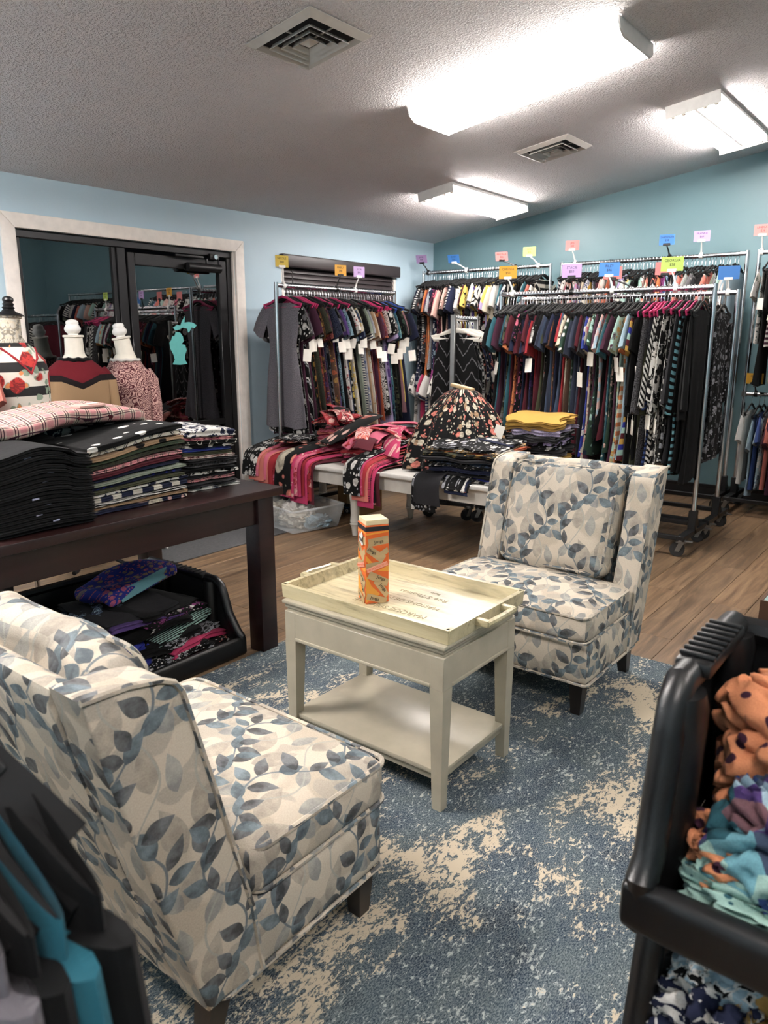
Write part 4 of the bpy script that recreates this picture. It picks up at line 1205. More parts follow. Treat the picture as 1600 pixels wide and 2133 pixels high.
# ------------------------------------------------------------------ price signs on clips
SIGN = {}
def sign(bar, card, lines, color, clip, label, yaw, tilt=0.0, w_=.122, h_=.082):
    o = thing('price_sign', label, 'sign', bar)
    cm = SIGN.setdefault(color, plain('card stock ' + color, color, .6, var=.02))
    km = M['blackplastic'] if clip == 'b' else M['whiteplastic']
    b, c = Vector(bar), Vector(card)
    d = c - b
    R = Matrix.Rotation(yaw, 3, 'Z') @ Matrix.Rotation(tilt, 3, 'X')
    cd = place('card', G().box((0, 0, 0), (w_, .0012, h_)).mesh('card', False), cm, o, d, R.to_euler())
    for i, l in enumerate(lines):
        tx = text_mesh('lettering', l, h_ * .27, M['ink'], cd, (0, -.0009, h_ * (.24 - .30 * i)), (pi / 2, 0, 0), sx=.95, ext=.0001)
    low = d + R @ Vector((0, 0, -h_ / 2))
    e = R.to_euler()
    place('clip', G().box((0, 0, -h_ / 2 + .004), (.058, .010, .020), .003, 1).mesh('clip'), km, o, d, e)
    G().tube([low, (low.x * .55, low.y * .55, lerp(.03, low.z, .55)), (0, 0, .011)], [.0045, .0055, .0075], 8).obj('arm', km, o)
    g = G()
    g.tube([(0, 0, .020), (0, 0, .030)], .012, 10)
    dirv = R @ Vector((1, 0, 0))
    ax_ = Vector((0, 1, 0)) if abs(yaw) > .78 else Vector((1, 0, 0))
    g.tube([-ax_ * .013, ax_ * .013], .0215, 12)
    g.obj('bar_clamp', km, o)
    return o
YL, PK, BL, GR, LV, GO = 'cdb045', 'd07a77', '3872b4', 'a2ba57', 'a58ab6', 'c9932a'
def sgn_win(x, z, lines, col, clip, lab, dx=0.0): sign((x, 4.35, 1.782), (x + dx, 4.32, z), lines, col, clip, lab, -.25, w_=.115, h_=.085)
sgn_win(4.27, 1.957, ('NICOLE', '$48'), YL, 'w', 'pale yellow price sign NICOLE at the left end of the window rack', -.04)
sgn_win(4.885, 1.935, ('MARLY', '$48'), GO, 'b', 'deep yellow price sign MARLY on a black clip on the window rack', .02)
sgn_win(5.12, 1.937, ('JULIA', '$45'), LV, 'w', 'lavender price sign JULIA on a white clip on the window rack', .025)
def sgn_back(y, cy, z, lines, col, clip, lab, tilt=0.0): sign((6.58, y, 2.03), (6.54, cy, z), lines, col, clip, lab, -pi / 2 + .15, tilt)
sgn_back(4.60, 4.66, 2.165, ('JANE', '$38'), LV, 'b', 'small lavender price sign on a black clip in the rear left corner', .3)
sgn_back(4.14, 4.27, 2.145, ('ZOEY', '$36'), BL, 'w', 'blue price sign tilted on a white clip over the rear left rack', .4)
sgn_back(3.60, 3.73, 2.135, ('PRISCILLA', '$36'), PK, 'b', 'coral pink price sign on a black clip over the rear left rack', .3)
sgn_back(3.36, 3.44, 2.160, ('IRMA', '$36'), GR, 'w', 'lime green price sign IRMA on a white clip over the rear left rack')
sgn_back(3.00, 3.02, 2.185, ('JESS', '$32'), PK, 'w', 'coral pink price sign at the left end of the rear right rack')
sgn_back(2.17, 2.19, 2.172, ('SHANNON', '$58'), BL, 'b', 'bright blue price sign SHANNON on a black clip against the teal wall')
sgn_back(1.92, 1.915, 2.18, ('FRANKIE', '$64'), LV, 'w', 'lavender price sign FRANKIE on a white clip against the teal wall')
sgn_back(1.47, 1.47, 2.19, ('LINDSAY', '$36'), PK, 'w', 'coral pink price sign cut off by the right edge, upper bar')
def sgn_fr(y, cy, z, lines, col, clip, lab, x=5.10, zb=1.70): sign((x, y, zb), (x - .02, cy, z), lines, col, clip, lab, -pi / 2 + .2, 0, .135, .088)
sgn_fr(2.80, 2.84, 1.857, ('CHELSEA', '$50'), GO, 'w', 'deep yellow price sign CHELSEA at the left end of the front rack')
sgn_fr(2.34, 2.34, 1.842, ('STACIE', '$50'), LV, 'b', 'purple price sign STACIE on a black clip on the front rack')
sgn_fr(2.045, 2.07, 1.838, ('RILEY', '$46'), BL, 'w', 'blue price sign RILEY on a white clip on the front rack')
sgn_fr(2.03, 2.27, 1.86, ('',), PK, 'b', 'blank coral price sign half hidden behind the blue RILEY sign', 5.66, 1.69)
sgn_fr(1.625, 1.655, 1.85, ('GEORGIA', '$58'), GR, 'w', 'lime green price sign GEORGIA on a white clip on the front rack')
sgn_fr(1.86, 1.885, 1.872, ('',), PK, 'b', 'coral price sign mostly hidden behind the lime GEORGIA sign', 5.66, 1.69)
sgn_fr(1.45, 1.452, 1.822, ('',), BL, 'w', 'blank blue price sign at the right end of the middle rack', 5.66, 1.69)
sign((6.58, 1.40, .95), (6.54, 1.41, 1.075), ('OLIVIA', '$34'), 'b98a22', 'b', 'mustard price sign OLIVIA on the lower bar at the right edge', -pi / 2 + .15)
sign((6.58, 4.57, 1.17), (6.54, 4.62, 1.31), ('LUCY', '$34'), 'a9a75a', 'w', 'dull green price sign on the lower bar in the corner', -pi / 2 + .15)
# ------------------------------------------------------------------ folded clothes
def folded_mesh(w_, d_, h_, seed, fold=1.0, rough=1.0, n=14):
    rr = random.Random(seed)
    p0, p1, p2 = (rr.uniform(0, 6) for _ in range(3))
    def wp(p, u):
        e = exp(-(u.z * 2.4) ** 2) * fold
        q_ = Vector(p)
        if u.y < -.85: q_.y += .010 * e
        if abs(u.x) > .85: q_.x -= math.copysign(.012 * e, u.x)
        q_.z += rough * (h_ * .10 * sin(u.x * 4 + p0) * (u.z * .5 + .5) + h_ * .08 * sin(u.y * 5 + p1))
        q_.y += rough * .007 * sin(u.x * 6 + p2); q_.x += rough * .005 * sin(u.y * 7 + p0)
        return q_
    g = G().cushion((0, 0, 0), (w_, d_, h_), h_ * .46, n=n, warp=wp)
    return g

def stack(cx_, cy_, z, w_, d_, items, group, where, rz=0.0, sag=None, name='folded_sweater', cat='folded clothing', jit=.012, rough=1.0):
    """items bottom to top: (spec, thickness, noun)"""
    tops = len(items)
    for i, (spec, h_, noun) in enumerate(items):
        g = folded_mesh(w_ + rg_.uniform(-.01, .01), d_ + rg_.uniform(-.01, .01), h_ * .98, i * 7 + int(cx_ * 100), .35 if rough < .3 else .25 if rough < .7 else .7, rough)
        if sag:
            for v in g.bm.verts: v.co.z += sag(v.co.x / w_, i / tops)
        o = g.obj(name, fabric(spec), None, (cx_ + rg_.uniform(-jit, jit), cy_ + rg_.uniform(-jit, jit), z + h_ / 2), (0, 0, rz + rg_.uniform(-.03, .03)),
                  uv=lambda p, nrm: (p.x, p.y + p.z * 1.0) if abs(nrm.x) < .7 else (p.y, p.z))
        tag(o, f"{describe(spec)} {noun}, {ordinal(tops - i)} from the top {where}", cat, group)
        z += h_
    return z
ZT = .752
# black leggings at the left front
n_ = 19
hts = [.0135] * n_
z = stack(1.235, 2.55, ZT, .36, .26, [('plain jet', .0136, 'leggings') for k in range(n_)], 'black leggings in the tall stack', 'of the tall black stack', 0, lambda x, k: .030 * exp(-((x - .02) * 3.2) ** 2) * (k + .15) - .012 * (x > .3) * k, 'folded_leggings', jit=.005, rough=.12)
# size stickers on the black stack
g = G(); g.tube([(0, 0, 0), (.022, 0, .002)], .0035, 6); stm = g.mesh('size_sticker')
stm.materials.append(plain('pale lilac sticker', 'a9a9c4', .5))
for i in range(9):
    o = place('size_sticker', stm, None, None, (1.21 + rg_.uniform(-.03, .05), 2.423 + .002 * i, ZT + .034 + .0275 * i), (0, 0, rg_.uniform(-.2, .2)))
    tag(o, f'small pale size sticker on the black leggings stack, {ordinal(9 - i)} from the top', 'sticker', 'size stickers on the black leggings')
# main sweater stack
main = [('floral navy cream blush@1.6', .017, 'sweater'), ('plain tan', .016, 'top'), ('stripe black white@.35', .014, 'top'), ('check navy ivory@1.1', .022, 'shirt'), ('marble navy white', .012, 'top'), ('plain olive', .014, 'top'),
        ('dots navy royal@.7', .014, 'top'), ('plain sage', .014, 'top'), ('plain navy', .016, 'sweater'), ('plain maroon', .017, 'sweater'), ('plaid blush pink plum@.8', .017, 'shirt'), ('heather olive charcoal', .019, 'sweater'), ('heather olive green', .017, 'sweater'),
        ('dots tan black@2', .018, 'top'), ('ikat ivory black grey@.5', .018, 'top'), ('spots black white@1.3', .026, 'top')]
zm = stack(1.655, 2.68, ZT, .44, .34, main, 'folded tops in the middle stack', 'of the middle dark-table stack', .03, lambda x, k: .030 * k * sin((x + .1) * 3.0) + .01 * k, rough=.5)
right = [('floral white black navy', .016, 'top'), ('marble black charcoal', .018, 'top'), ('plaid blush pink plum@.8', .018, 'shirt'), ('plain charcoal', .015, 'top'), ('marble white black', .016, 'top'), ('plain black', .014, 'top'), ('heather grey charcoal', .022, 'sweater'), ('heather charcoal black', .016, 'sweater'),
         ('plaid blush white maroon@.8', .013, 'shirt'), ('plain olive', .015, 'top'), ('stripe royal blue@.5', .016, 'top'), ('marble black white', .016, 'top'), ('ikat black ivory@.6', .018, 'top'), ('plaid pink blush plum@.8', .014, 'shirt'), ('marble navy white@1.0', .038, 'sweater')]
stack(2.075, 2.72, ZT, .27, .30, right, 'folded tops in the right-hand stack', 'of the right dark-table stack', -.06, lambda x, k: -.015 * x * k, jit=.016)
rear = [('plain navy', .05, 'sweater'), ('plain charcoal', .05, 'sweater'), ('plain black', .05, 'sweater'), ('check navy ivory@1.5', .05, 'shirt'), ('check navy ivory@1.8', .045, 'shirt'), ('spots black white@1.3', .04, 'top')]
stack(1.20, 2.89, ZT, .50, .34, rear, 'folded tops in the rear stack', 'of the rear left dark-table stack')
rear2 = [('plain navy', .06, 'sweater'), ('plain black', .06, 'sweater'), ('spots black white', .06, 'top'), ('plain navy', .06, 'sweater'), ('marble navy white', .05, 'top'), ('marble black silver', .03, 'top')]
stack(1.66, 3.04, ZT, .40, .30, rear2, 'folded tops in the rear middle stack', 'of the rear middle dark-table stack')
# pink plaid shirt thrown on top, with maroon neckband
ps = thing('folded_shirt', 'pink plaid shirt with maroon neckband lying on top of the folded stacks', 'folded clothing', (1.50, 2.83, 1.092), .10)
def wps(p, u): return Vector((p.x, p.y + .01 * sin(u.x * 5), p.z + .014 * sin(u.x * 3.2 + .6) + .008 * sin(u.y * 4 + u.x * 6) - .03 * (u.x < -.5) * (abs(u.x) - .5) - .02 * max(0, u.x - .4)))
G().cushion((0, 0, 0), (.66, .30, .05), .02, (0, 0, .014), 18, warp=wps).obj('body', fabric('plaid cream pink plum@1.1'), ps, (0, 0, 0), uv=lambda p, n: (p.x, p.y + p.z))
g = G()
g.tube([(.09 + .085 * cos(radians(a)), -.095 + .075 * sin(radians(a)), .045 - .00035 * abs(a - 100)) for a in range(-40, 240, 20)], .017, 8, ref=(0, 0, 1), flat=.5)
g.obj('neckband', fabric('plain maroon'), ps)
G().cushion((.10, -.085, .042), (.12, .08, .012), .005, n=6).obj('lining', fabric('plain blush'), ps)
tgp = G().box((.115, -.10, .052), (.04, .028, .001)).obj('size_label', M['paper'], ps)

# ------------------------------------------------------------------ leggings draped over the white table
def ribbon(path, w_, th, axis, seed, n=10, wig=.0):
    """flat folded cloth strip following path; axis: width direction"""
    rr = random.Random(seed)
    g = G()
    P = [Vector(p) for p in path]
    # resample
    pts = []
    for i in range(len(P) - 1):
        a, b = P[i], P[i + 1]
        k = max(2, int((b - a).length / .03))
        for j in range(k): pts.append(a.lerp(b, j / k))
    pts.append(P[-1])
    for _ in range(3):
        pts = [pts[0]] + [(pts[i - 1] + pts[i] * 2 + pts[i + 1]) / 4 for i in range(1, len(pts) - 1)] + [pts[-1]]
    ph = rr.uniform(0, 6)
    ax_ = Vector(axis).normalized()
    rings = []
    L = 0
    for i, p in enumerate(pts):
        t = (pts[min(i + 1, len(pts) - 1)] - pts[max(i - 1, 0)]).normalized()
        nrm = ax_.cross(t).normalized()
        if i: L += (pts[i] - pts[i - 1]).length
        ring = []
        for k in range(n):
            a = 2 * pi * k / n
            x = math.copysign(abs(cos(a)) ** .6, cos(a)) * w_ / 2 * (1 + .05 * sin(L * 14 + ph))
            y = sin(a) * th / 2 + .004 * sin(x * 60 + ph + L * 5) + wig * sin(L * 9 + ph)
            ring.append((g.bm.verts.new(p + ax_ * (x + .008 * sin(L * 7 + ph)) + nrm * y)))
        rings.append(ring)
    for A, B in zip(rings, rings[1:]):
        for k in range(n): g.bm.faces.new((A[k], A[(k + 1) % n], B[(k + 1) % n], B[k]))
    g.bm.faces.new(rings[0][::-1]); g.bm.faces.new(rings[-1])
    return g
PINKS = ['plain hotpink', 'plain red', 'floral pink red blush', 'plain coral', 'floral black pink coral@1.6', 'plain maroon', 'floral red blush maroon', 'plain pink', 'stripe red pink', 'floral black blush coral@2.2', 'marble red maroon blush', 'plain red', 'floral hotpink red black', 'paisley coral red white']
def drape_pile(y0, w_, items, x_in, zt, hang0, yaw, grp, where, edge=3.935, fan=.012):
    ca, sa = cos(yaw), sin(yaw)
    n = len(items)
    for i, sp in enumerate(items):
        zz = zt + .004 + .0085 * i
        out = .014 + .0085 * i
        hg = hang0 - .012 * i + rg_.uniform(-.03, .03)
        yy = y0 + fan * (i - n / 2) + rg_.uniform(-.006, .006)
        lift = .010 * i
        pts = [(x_in, yy + (x_in - edge) * sa, zz + lift + .02 * (i / n)), (lerp(x_in, edge, .5), yy + (lerp(x_in, edge, .5) - edge) * sa, zz + lift * .6 + .012), (edge + .03, yy, zz + .006), (edge - out * .7, yy, zz - .016), (edge - out, yy, zt - .07), (edge - out - .008, yy - .01, zt - hg)]
        o = ribbon(pts, w_, .0085, (-sa * .3, 1, 0), i * 5 + int(y0 * 100)).obj('draped_leggings', fabric(sp), uv=lambda p, nrm: (p.y, p.x - p.z))
        tag(o, f'{describe(sp)} leggings, {ordinal(n - i)} from the top {where}', 'leggings', grp)
def pile(cx_, cy_, z, w_, d_, specs, grp, where, h_=.014, rz=0, jit=.02, noun='leggings', name='folded_leggings', sag=None, rough=2.4):
    return stack(cx_, cy_, z, w_, d_, [(s, h_ * rg_.uniform(.8, 1.25), noun) for s in specs], grp, where, rz, sag, name, jit=jit, rough=rough)
drape_pile(4.30, .17, ['plain maroon', 'floral red pink blush', 'plain red', 'plain coral', 'plain pink', 'plain coral', 'floral pink coral blush', 'floral black white silver@.8'], 4.45, .487, .22, -.12, 'leggings in the left drape', 'of the drape at the left table end', fan=.026)
drape_pile(3.93, .19, ['plain maroon', 'floral red maroon blush', 'plain hotpink', 'plain red', 'plain hotpink', 'floral pink red blush', 'floral hotpink blush red', 'floral black coral cream@2.6'], 4.5, .487, .30, -.30, 'leggings in the middle drape', 'of the middle drape', fan=.026)
drape_pile(3.28, .15, ['plain maroon', 'floral black white coral', 'plain hotpink', 'plaid hotpink red black@1.2', 'plain coral', 'plain red', 'floral hotpink pink black', 'floral black white silver'], 4.5, .502, .26, -.05, 'leggings in the right drape', 'of the drape between white tables', fan=.02)
rp = lambda n, s: [PINKS[(i * 5 + s) % len(PINKS)] for i in range(n - 1)] + [('floral red blush maroon', 'floral black pink coral@1.6', 'floral pink red blush')[s % 3]]
wv = lambda x, k: .03 * sin(x * 3 + 1) * k
pile(4.50, 3.98, .488, .30, .27, rp(15, 0), 'red leggings in the tall rear pile', 'of the tall red pile', .018, .2, .02, sag=wv)
pile(4.22, 3.49, .488, .26, .25, rp(13, 3), 'pink leggings in the front pile', 'of the table-corner pink pile', .0125, .4, .02, sag=wv)
pile(4.52, 3.52, .488, .30, .25, rp(10, 6), 'pink leggings in the rear right pile', 'of the rear right pink pile', .018, .1, .02, sag=wv)
pile(4.20, 4.18, .60, .34, .24, ['floral black blush coral@2.2', 'floral black white silver@.8'], 'black floral leggings over the left drape', 'over the left drape', .02, .5, .02)
# big black floral leggings flung over the piles
for i, (pts, sp, lab) in enumerate((([(4.60, 3.70, .80), (4.45, 3.66, .785), (4.28, 3.72, .715), (4.1, 3.80, .62)], 'floral black blush coral@3', 'black leggings with large coral flowers flung over the pink piles'),
                              ([(4.56, 3.44, .735), (4.38, 3.36, .72), (4.22, 3.26, .65), (4.12, 3.19, .575)], 'floral hotpink blush red', 'pink floral leggings sliding down between the white tables'))):
    o = ribbon(pts, .20, .02, (.3, 1, 0), i + 40).obj('draped_leggings', fabric(sp), uv=lambda p, nrm: (p.y, p.x - p.z))
    tag(o, lab, 'leggings')

def loose(cx_, cy_, z, n, specs, grp, where, seed):
    rr = random.Random(seed)
    for i in range(n):
        a = rr.uniform(-1.2, 1.2) + (pi / 2 if i % 3 else 0)
        L_ = rr.uniform(.16, .26)
        d = Vector((cos(a), sin(a), 0))
        c = Vector((cx_ + rr.uniform(-.10, .10), cy_ + rr.uniform(-.12, .12), z + .014 * i))
        pts = [c - d * L_ - Vector((0, 0, .045)), c - d * L_ * .6 + Vector((0, 0, .006)), c + Vector((0, 0, .02 * rr.random())), c + d * L_ * .6 + Vector((0, 0, .004)), c + d * L_ - Vector((0, 0, .05))]
        sp = specs[i % len(specs)]
        o = ribbon(pts, rr.uniform(.09, .14), .016, (-d.y, d.x, .15), seed + i, 14, .006).obj('loose_leggings', fabric(sp), uv=lambda p, nrm: (p.y, p.x - p.z))
        tag(o, f'{describe(sp)} leggings tossed {ordinal(n - i)} from the top {where}', 'leggings', grp)
loose(4.48, 3.98, .775, 6, ['plain red', 'floral red blush maroon', 'plain maroon', 'marble red maroon blush', 'floral black pink coral@1.6', 'plain red'], 'leggings tossed on the tall red pile', 'of the red pile', 31)
loose(4.24, 3.50, .665, 6, ['floral pink red blush', 'plain maroon', 'marble red maroon blush', 'plain pink', 'floral red blush maroon', 'paisley coral red white'], 'leggings tossed on the corner pile', 'of the table-corner pile', 47)
loose(4.50, 3.50, .690, 5, ['plain maroon', 'floral hotpink red black', 'plain pink', 'floral black blush coral@2.2', 'floral pink red blush'], 'leggings tossed on the rear right pile', 'of the rear right pile', 59)

# ------------------------------------------------------------------ black floral skirt standing on the table
sk = thing('floral_skirt', 'black floral full skirt clipped to a hanger board, spread over the white table', 'skirt', (4.33, 2.76, .505))
V, UV, Fc = [], [], []
n, rows = 96, 22
for r in range(rows + 1):
    t = r / rows
    R0 = .075 + .315 * t ** .72 + .035 * sin(pi * t)
    for k in range(n):
        a = 2 * pi * k / n
        pl = 1 + (.05 + .05 * t) * sin(a * 17 + 2 * sin(a * 3)) * min(1, t * 3 + .25)
        x, y = cos(a) * R0 * .78 * pl, sin(a) * R0 * pl
        z = .545 - .53 * t ** 1.06 + .010 * t * sin(a * 5) 
        V.append((x + .07 * (1 - t) , y + .02 * (1 - t), max(z, .004))); UV.append((a * .34, z))
for r in range(rows):
    for k in range(n): Fc.append((r * n + k, (r + 1) * n + k, (r + 1) * n + (k + 1) % n, r * n + (k + 1) % n))
Fc.append(tuple(range(n)))
place('skirt', mesh_from('skirt', V, Fc, UV, angle=60), fabric('floral black cream coral tan@.85'), sk)
G().box((.07, .02, .556), (.05, .17, .022), .004, M=Matrix.Rotation(.18, 3, 'X')).obj('hanger_board', M['pine'], sk)
tgk = place('price_tag', TAGM, None, sk, (-.02, -.34, .33), (0, .3, -1.2))

# ------------------------------------------------------------------ dark clothes pile at the right of the skirt
DARK = ['plain charcoal', 'floral black silver white', 'plain navy', 'floral black rust tan', 'plain royal', 'dots black white@.7', 'floral black olive gold', 'plain charcoal', 'marble black denim', 'plain rust', 'floral black white silver@.7', 'plain denim', 'paisley black gold white', 'plain navy']
dk = lambda n, s: [DARK[(i * 3 + s) % len(DARK)] for i in range(n)]
zz = pile(4.15, 2.50, .502, .36, .56, dk(15, 1) , 'dark clothes in the front pile', 'of the dark pile beside the skirt', .0135, .06, .03, 'top', 'folded_shirt', sag=wv)
o = ribbon([(4.32, 2.72, zz + .012), (4.22, 2.48, zz + .022), (4.19, 2.24, zz + .004)], .15, .02, (1, .2, 0), 90).obj('folded_shirt', fabric('plain navy'), uv=lambda p, nrm: (p.x, p.y)); tag(o, 'navy blue top laid across the dark front pile', 'top')
drape_pile(2.73, .20, ['marble black denim', 'floral black silver white', 'plain charcoal', 'plain charcoal'], 4.25, .502, .20, -.2, 'dark leggings hanging left of the chair', 'of the dark drape', fan=-.02)
drape_pile(2.52, .17, ['floral black rust tan', 'plain navy', 'floral black silver white@.7'], 4.2, .502, .07, -.1, 'short dark drape', 'of the short dark drape')
top_ = ['floral black gold tan', 'paisley black tan white', 'plain brown', 'floral black tan silver', 'plain mustard', 'marble black grey', 'plain charcoal', 'floral black silver white', 'marble black lilac', 'plain charcoal', 'stripe black grey', 'heather lilac grey', 'plain gold', 'plain mustard', 'plain mustard']
pile(4.53, 2.24, .502, .30, .36, top_, 'folded tops under the mustard ones', 'of the pile topped with mustard', .0235, .05, .02, 'top', 'folded_shirt', sag=wv)
# ------------------------------------------------------------------ dress forms and their tops
def torso(prof, n=40, fold=0.0, seed=0, cap=True):
    V, UV, Fc = [], [], []
    # resample profile
    rows = []
    for (z0, a0, b0), (z1, a1, b1) in zip(prof, prof[1:]):
        for k in range(4): t = k / 4; rows.append((lerp(z0, z1, t), lerp(a0, a1, t), lerp(b0, b1, t)))
    rows.append(prof[-1])
    z_lo, z_hi = rows[0][0], rows[-1][0]
    for z, rx, ry in rows:
        tt = (z_hi - z) / (z_hi - z_lo)
        for k in range(n):
            a = 2 * pi * k / n
            f = 1 + fold * tt * sin(a * 9 + seed + 2 * sin(a * 2))
            x = math.copysign(abs(cos(a)) ** .85, cos(a)) * rx * f; y = math.copysign(abs(sin(a)) ** .9, sin(a)) * ry * f
            V.append((x, y, z)); UV.append((a * .16, z))
    for r in range(len(rows) - 1):
        for k in range(n): Fc.append((r * n + k, r * n + (k + 1) % n, (r + 1) * n + (k + 1) % n, (r + 1) * n + k))
    if cap: Fc.append(tuple((len(rows) - 1) * n + k for k in range(n)))
    return mesh_from('torso', V, Fc, UV, angle=60)

def dress_form(label, x, y, z_neck, rz, tilt, linen, finial, foot, fs=.70):
    o = thing('dress_form', label, 'dress form', (x, y, 0), rz)
    R = Matrix.Rotation(tilt, 3, 'Y')
    zb = z_neck
    nk = place('neck', G().lathe([(-.16, .10), (-.10, .082), (-.05, .062), (0, .053), (.075, .050), (.078, .058), (.088, .058), (.09, .05)], n=24, sy=.95).mesh('neck'), linen, o, (0, 0, zb), R.to_euler())
    fp = [(.09, .030), (.10, .026), (.108, .034), (.125, .044), (.145, .046), (.165, .038), (.175, .034), (.19, .036), (.205, .031), (.214, .018), (.217, .004)]
    if finial is M['blackplastic']:
        fp = [(.088, .070), (.10, .060), (.115, .032), (.13, .024), (.14, .030), (.15, .022), (.165, .026), (.175, .020), (.19, .026), (.205, .024), (.215, .014), (.218, .004)]
    fp = [(.088 + (z - .088) * fs, r_) for z, r_ in fp]
    place('finial', G().lathe(fp, n=20).mesh('finial'), finial, o, (0, 0, zb), R.to_euler())
    me = torso([(zb - .52, .13, .10), (zb - .40, .11, .08), (zb - .25, .13, .09), (zb - .15, .13, .08), (zb - .10, .11, .07), (zb - .05, .075, .06), (zb - .02, .055, .055)])
    place('torso', me, linen, o)
    G().tube([(0, 0, .06), (0, 0, zb - .4)], .014, 12).obj('pole', M['chrome'], o)
    for k in range(4):
        a = pi / 4 + k * pi / 2
        g = G(); g.tube([(0, 0, .085), (.10 * cos(a), .10 * sin(a), .075), (.20 * cos(a), .20 * sin(a), .028), (.235 * cos(a), .235 * sin(a), .0265)], .013, 8)
        g.obj('foot', foot, o)
    return o
def top_on_form(name, label, x, y, z_neck, rz, mat, hem, w_, sleeves, seed):
    o = thing(name, label, 'top', (x, y, 0), rz)
    zb = z_neck
    pr = [(zb - hem, w_ * 1.04, .135), (zb - .40, w_ * .93, .118), (zb - .25, w_ * .98, .122), (zb - .15, w_, .118), (zb - .105, w_ * .95, .105), (zb - .07, w_ * .74, .09), (zb - .035, .095, .075), (zb - .02, .078, .068)]
    place('body', torso(pr, fold=.035, seed=seed, cap=False), mat, o)
    if sleeves:
        for s in (-1, 1):
            g = G(); g.tube([(s * w_ * .72, 0, zb - .098), (s * (w_ - .012), -.005, zb - .16), (s * (w_ + .006), -.012, zb - .32), (s * (w_ + .008), -.02, zb - .50)], [.045, .056, .050, .042], 14)
            g.obj('sleeve', mat, o, uv=lambda p, n: (p.x + p.y, p.z))
    return o
# colour-blocked sweater material: bands across the body with a dip at the back
a = N('colour block knit')
X, Y_, Z = a.sep(a.obj())
dip = a.math('MULTIPLY', a.math('MAXIMUM', a.math('SUBTRACT', .11, a.math('ABSOLUTE', X)), 0.0), .42)
zz_ = a.math('ADD', Z, dip)
colr = a.ramp(a.math('SUBTRACT', zz_, .846), [(0, srgb('8f7558')), (.095, srgb('151314')), (.115, srgb('957a5d')), (.300, srgb('1a1516')), (.335, srgb('5c1820')), (.485, srgb('141213'))], 'CONSTANT')
a.bump(a.noise(a.vm('MULTIPLY', a.obj(), (160, 160, 20)), 1.0, 2.0), .001, .5)
KNIT = a.done(colr, .9, Specular_IOR_Level=.15)
# striped floral: roses over black and white stripes
a = N('rose print on stripes')
uv = a.uv()
f = a.math('FRACT', a.math('MULTIPLY', a.sep(uv)[1], 8.6))
base = a.mix(a.step(f, .60, .62), srgb('e2dccf'), srgb('141315'))
wb_ = a.vm('ADD', uv, a.scale(a.noise(uv, 22.0, 2.0, out=1), .03))
v = a.vor(wb_, 9.5, .8); rc = a.sep(a.vor(wb_, 9.5, .8, 'Color'))
pet = a.mix(a.step(a.noise(wb_, 40.0, 2.0, .5, 1.0), .48, .56), srgb('b8322c'), srgb('7c1a1c'))
lf = a.vor(wb_, 21.0, 1.0); lc = a.sep(a.vor(wb_, 21.0, 1.0, 'Color'))
col = a.mix(a.math('MULTIPLY', a.step(lf, .40, .34), a.step(lc[0], .55, .57)), base, srgb('8fa08a'))
col = a.mix(a.math('MULTIPLY', a.step(lf, .32, .26), a.step(lc[1], .72, .74)), col, srgb('d98a55'))
col = a.mix(a.math('MULTIPLY', a.step(v, .40, .36), a.step(rc[0], .35, .37)), col, pet)
ROSE = a.done(col, .8)

def add_collar(nm, z, r, th, m):
    g = G(); g.tube([(r * cos(2 * pi * k / 20), r * .9 * sin(2 * pi * k / 20), z + .004 * sin(k * 3)) for k in range(20)], th, 8, True)
    g.obj('collar', m, COL.objects[nm])
NK1, NK2, NK3 = 1.44, 1.318, 1.308
dress_form('floral-topped dress form with black turned finial at the left, behind the dark table', 1.815, 3.74, NK1 - .03, .2, .05, fabric('paisley ivory cream charcoal@1.6'), M['blackplastic'], M['blacksteel'])
top_on_form('floral_blouse', 'white and black striped top with red roses on the left dress form', 1.815, 3.74, NK1 - .05, .2, ROSE, .60, .168, False, 1)
g = G(); g.tube([(-.095, -.045, NK1 - .095), (-.06, -.100, NK1 - .145), (0, -.124, NK1 - .215), (.06, -.100, NK1 - .145), (.095, -.045, NK1 - .095)], .006, 6)
g.obj('neck_binding', fabric('plain red'), COL.objects['floral_blouse'])
dress_form('white-necked dress form wearing the colour-blocked sweater', 2.405, 4.2, NK2, -.25, -.0, M['linen'], M['whiteplastic'], M['blacksteel'])
top_on_form('colour_block_sweater', 'maroon, black and tan sweater on the middle dress form', 2.40, 4.2, NK2 - .02, -.25, KNIT, .53, .188, True, 2)
add_collar('colour_block_sweater', NK2 - .05, .085, .012, fabric('plain black'))
dress_form('white-necked dress form wearing the rose paisley blouse, right of the sweater', 2.84, 4.36, NK3, -.5, -.17, M['linen'], M['whiteplastic'], M['whiteplastic'])
top_on_form('paisley_blouse', 'dusty rose paisley blouse on the right dress form', 2.84, 4.36, NK3 - .03, -.5, fabric('paisley maroon blush mauve'), .58, .155, True, 3)
add_collar('paisley_blouse', NK3 - .055, .088, .009, fabric('plain white'))

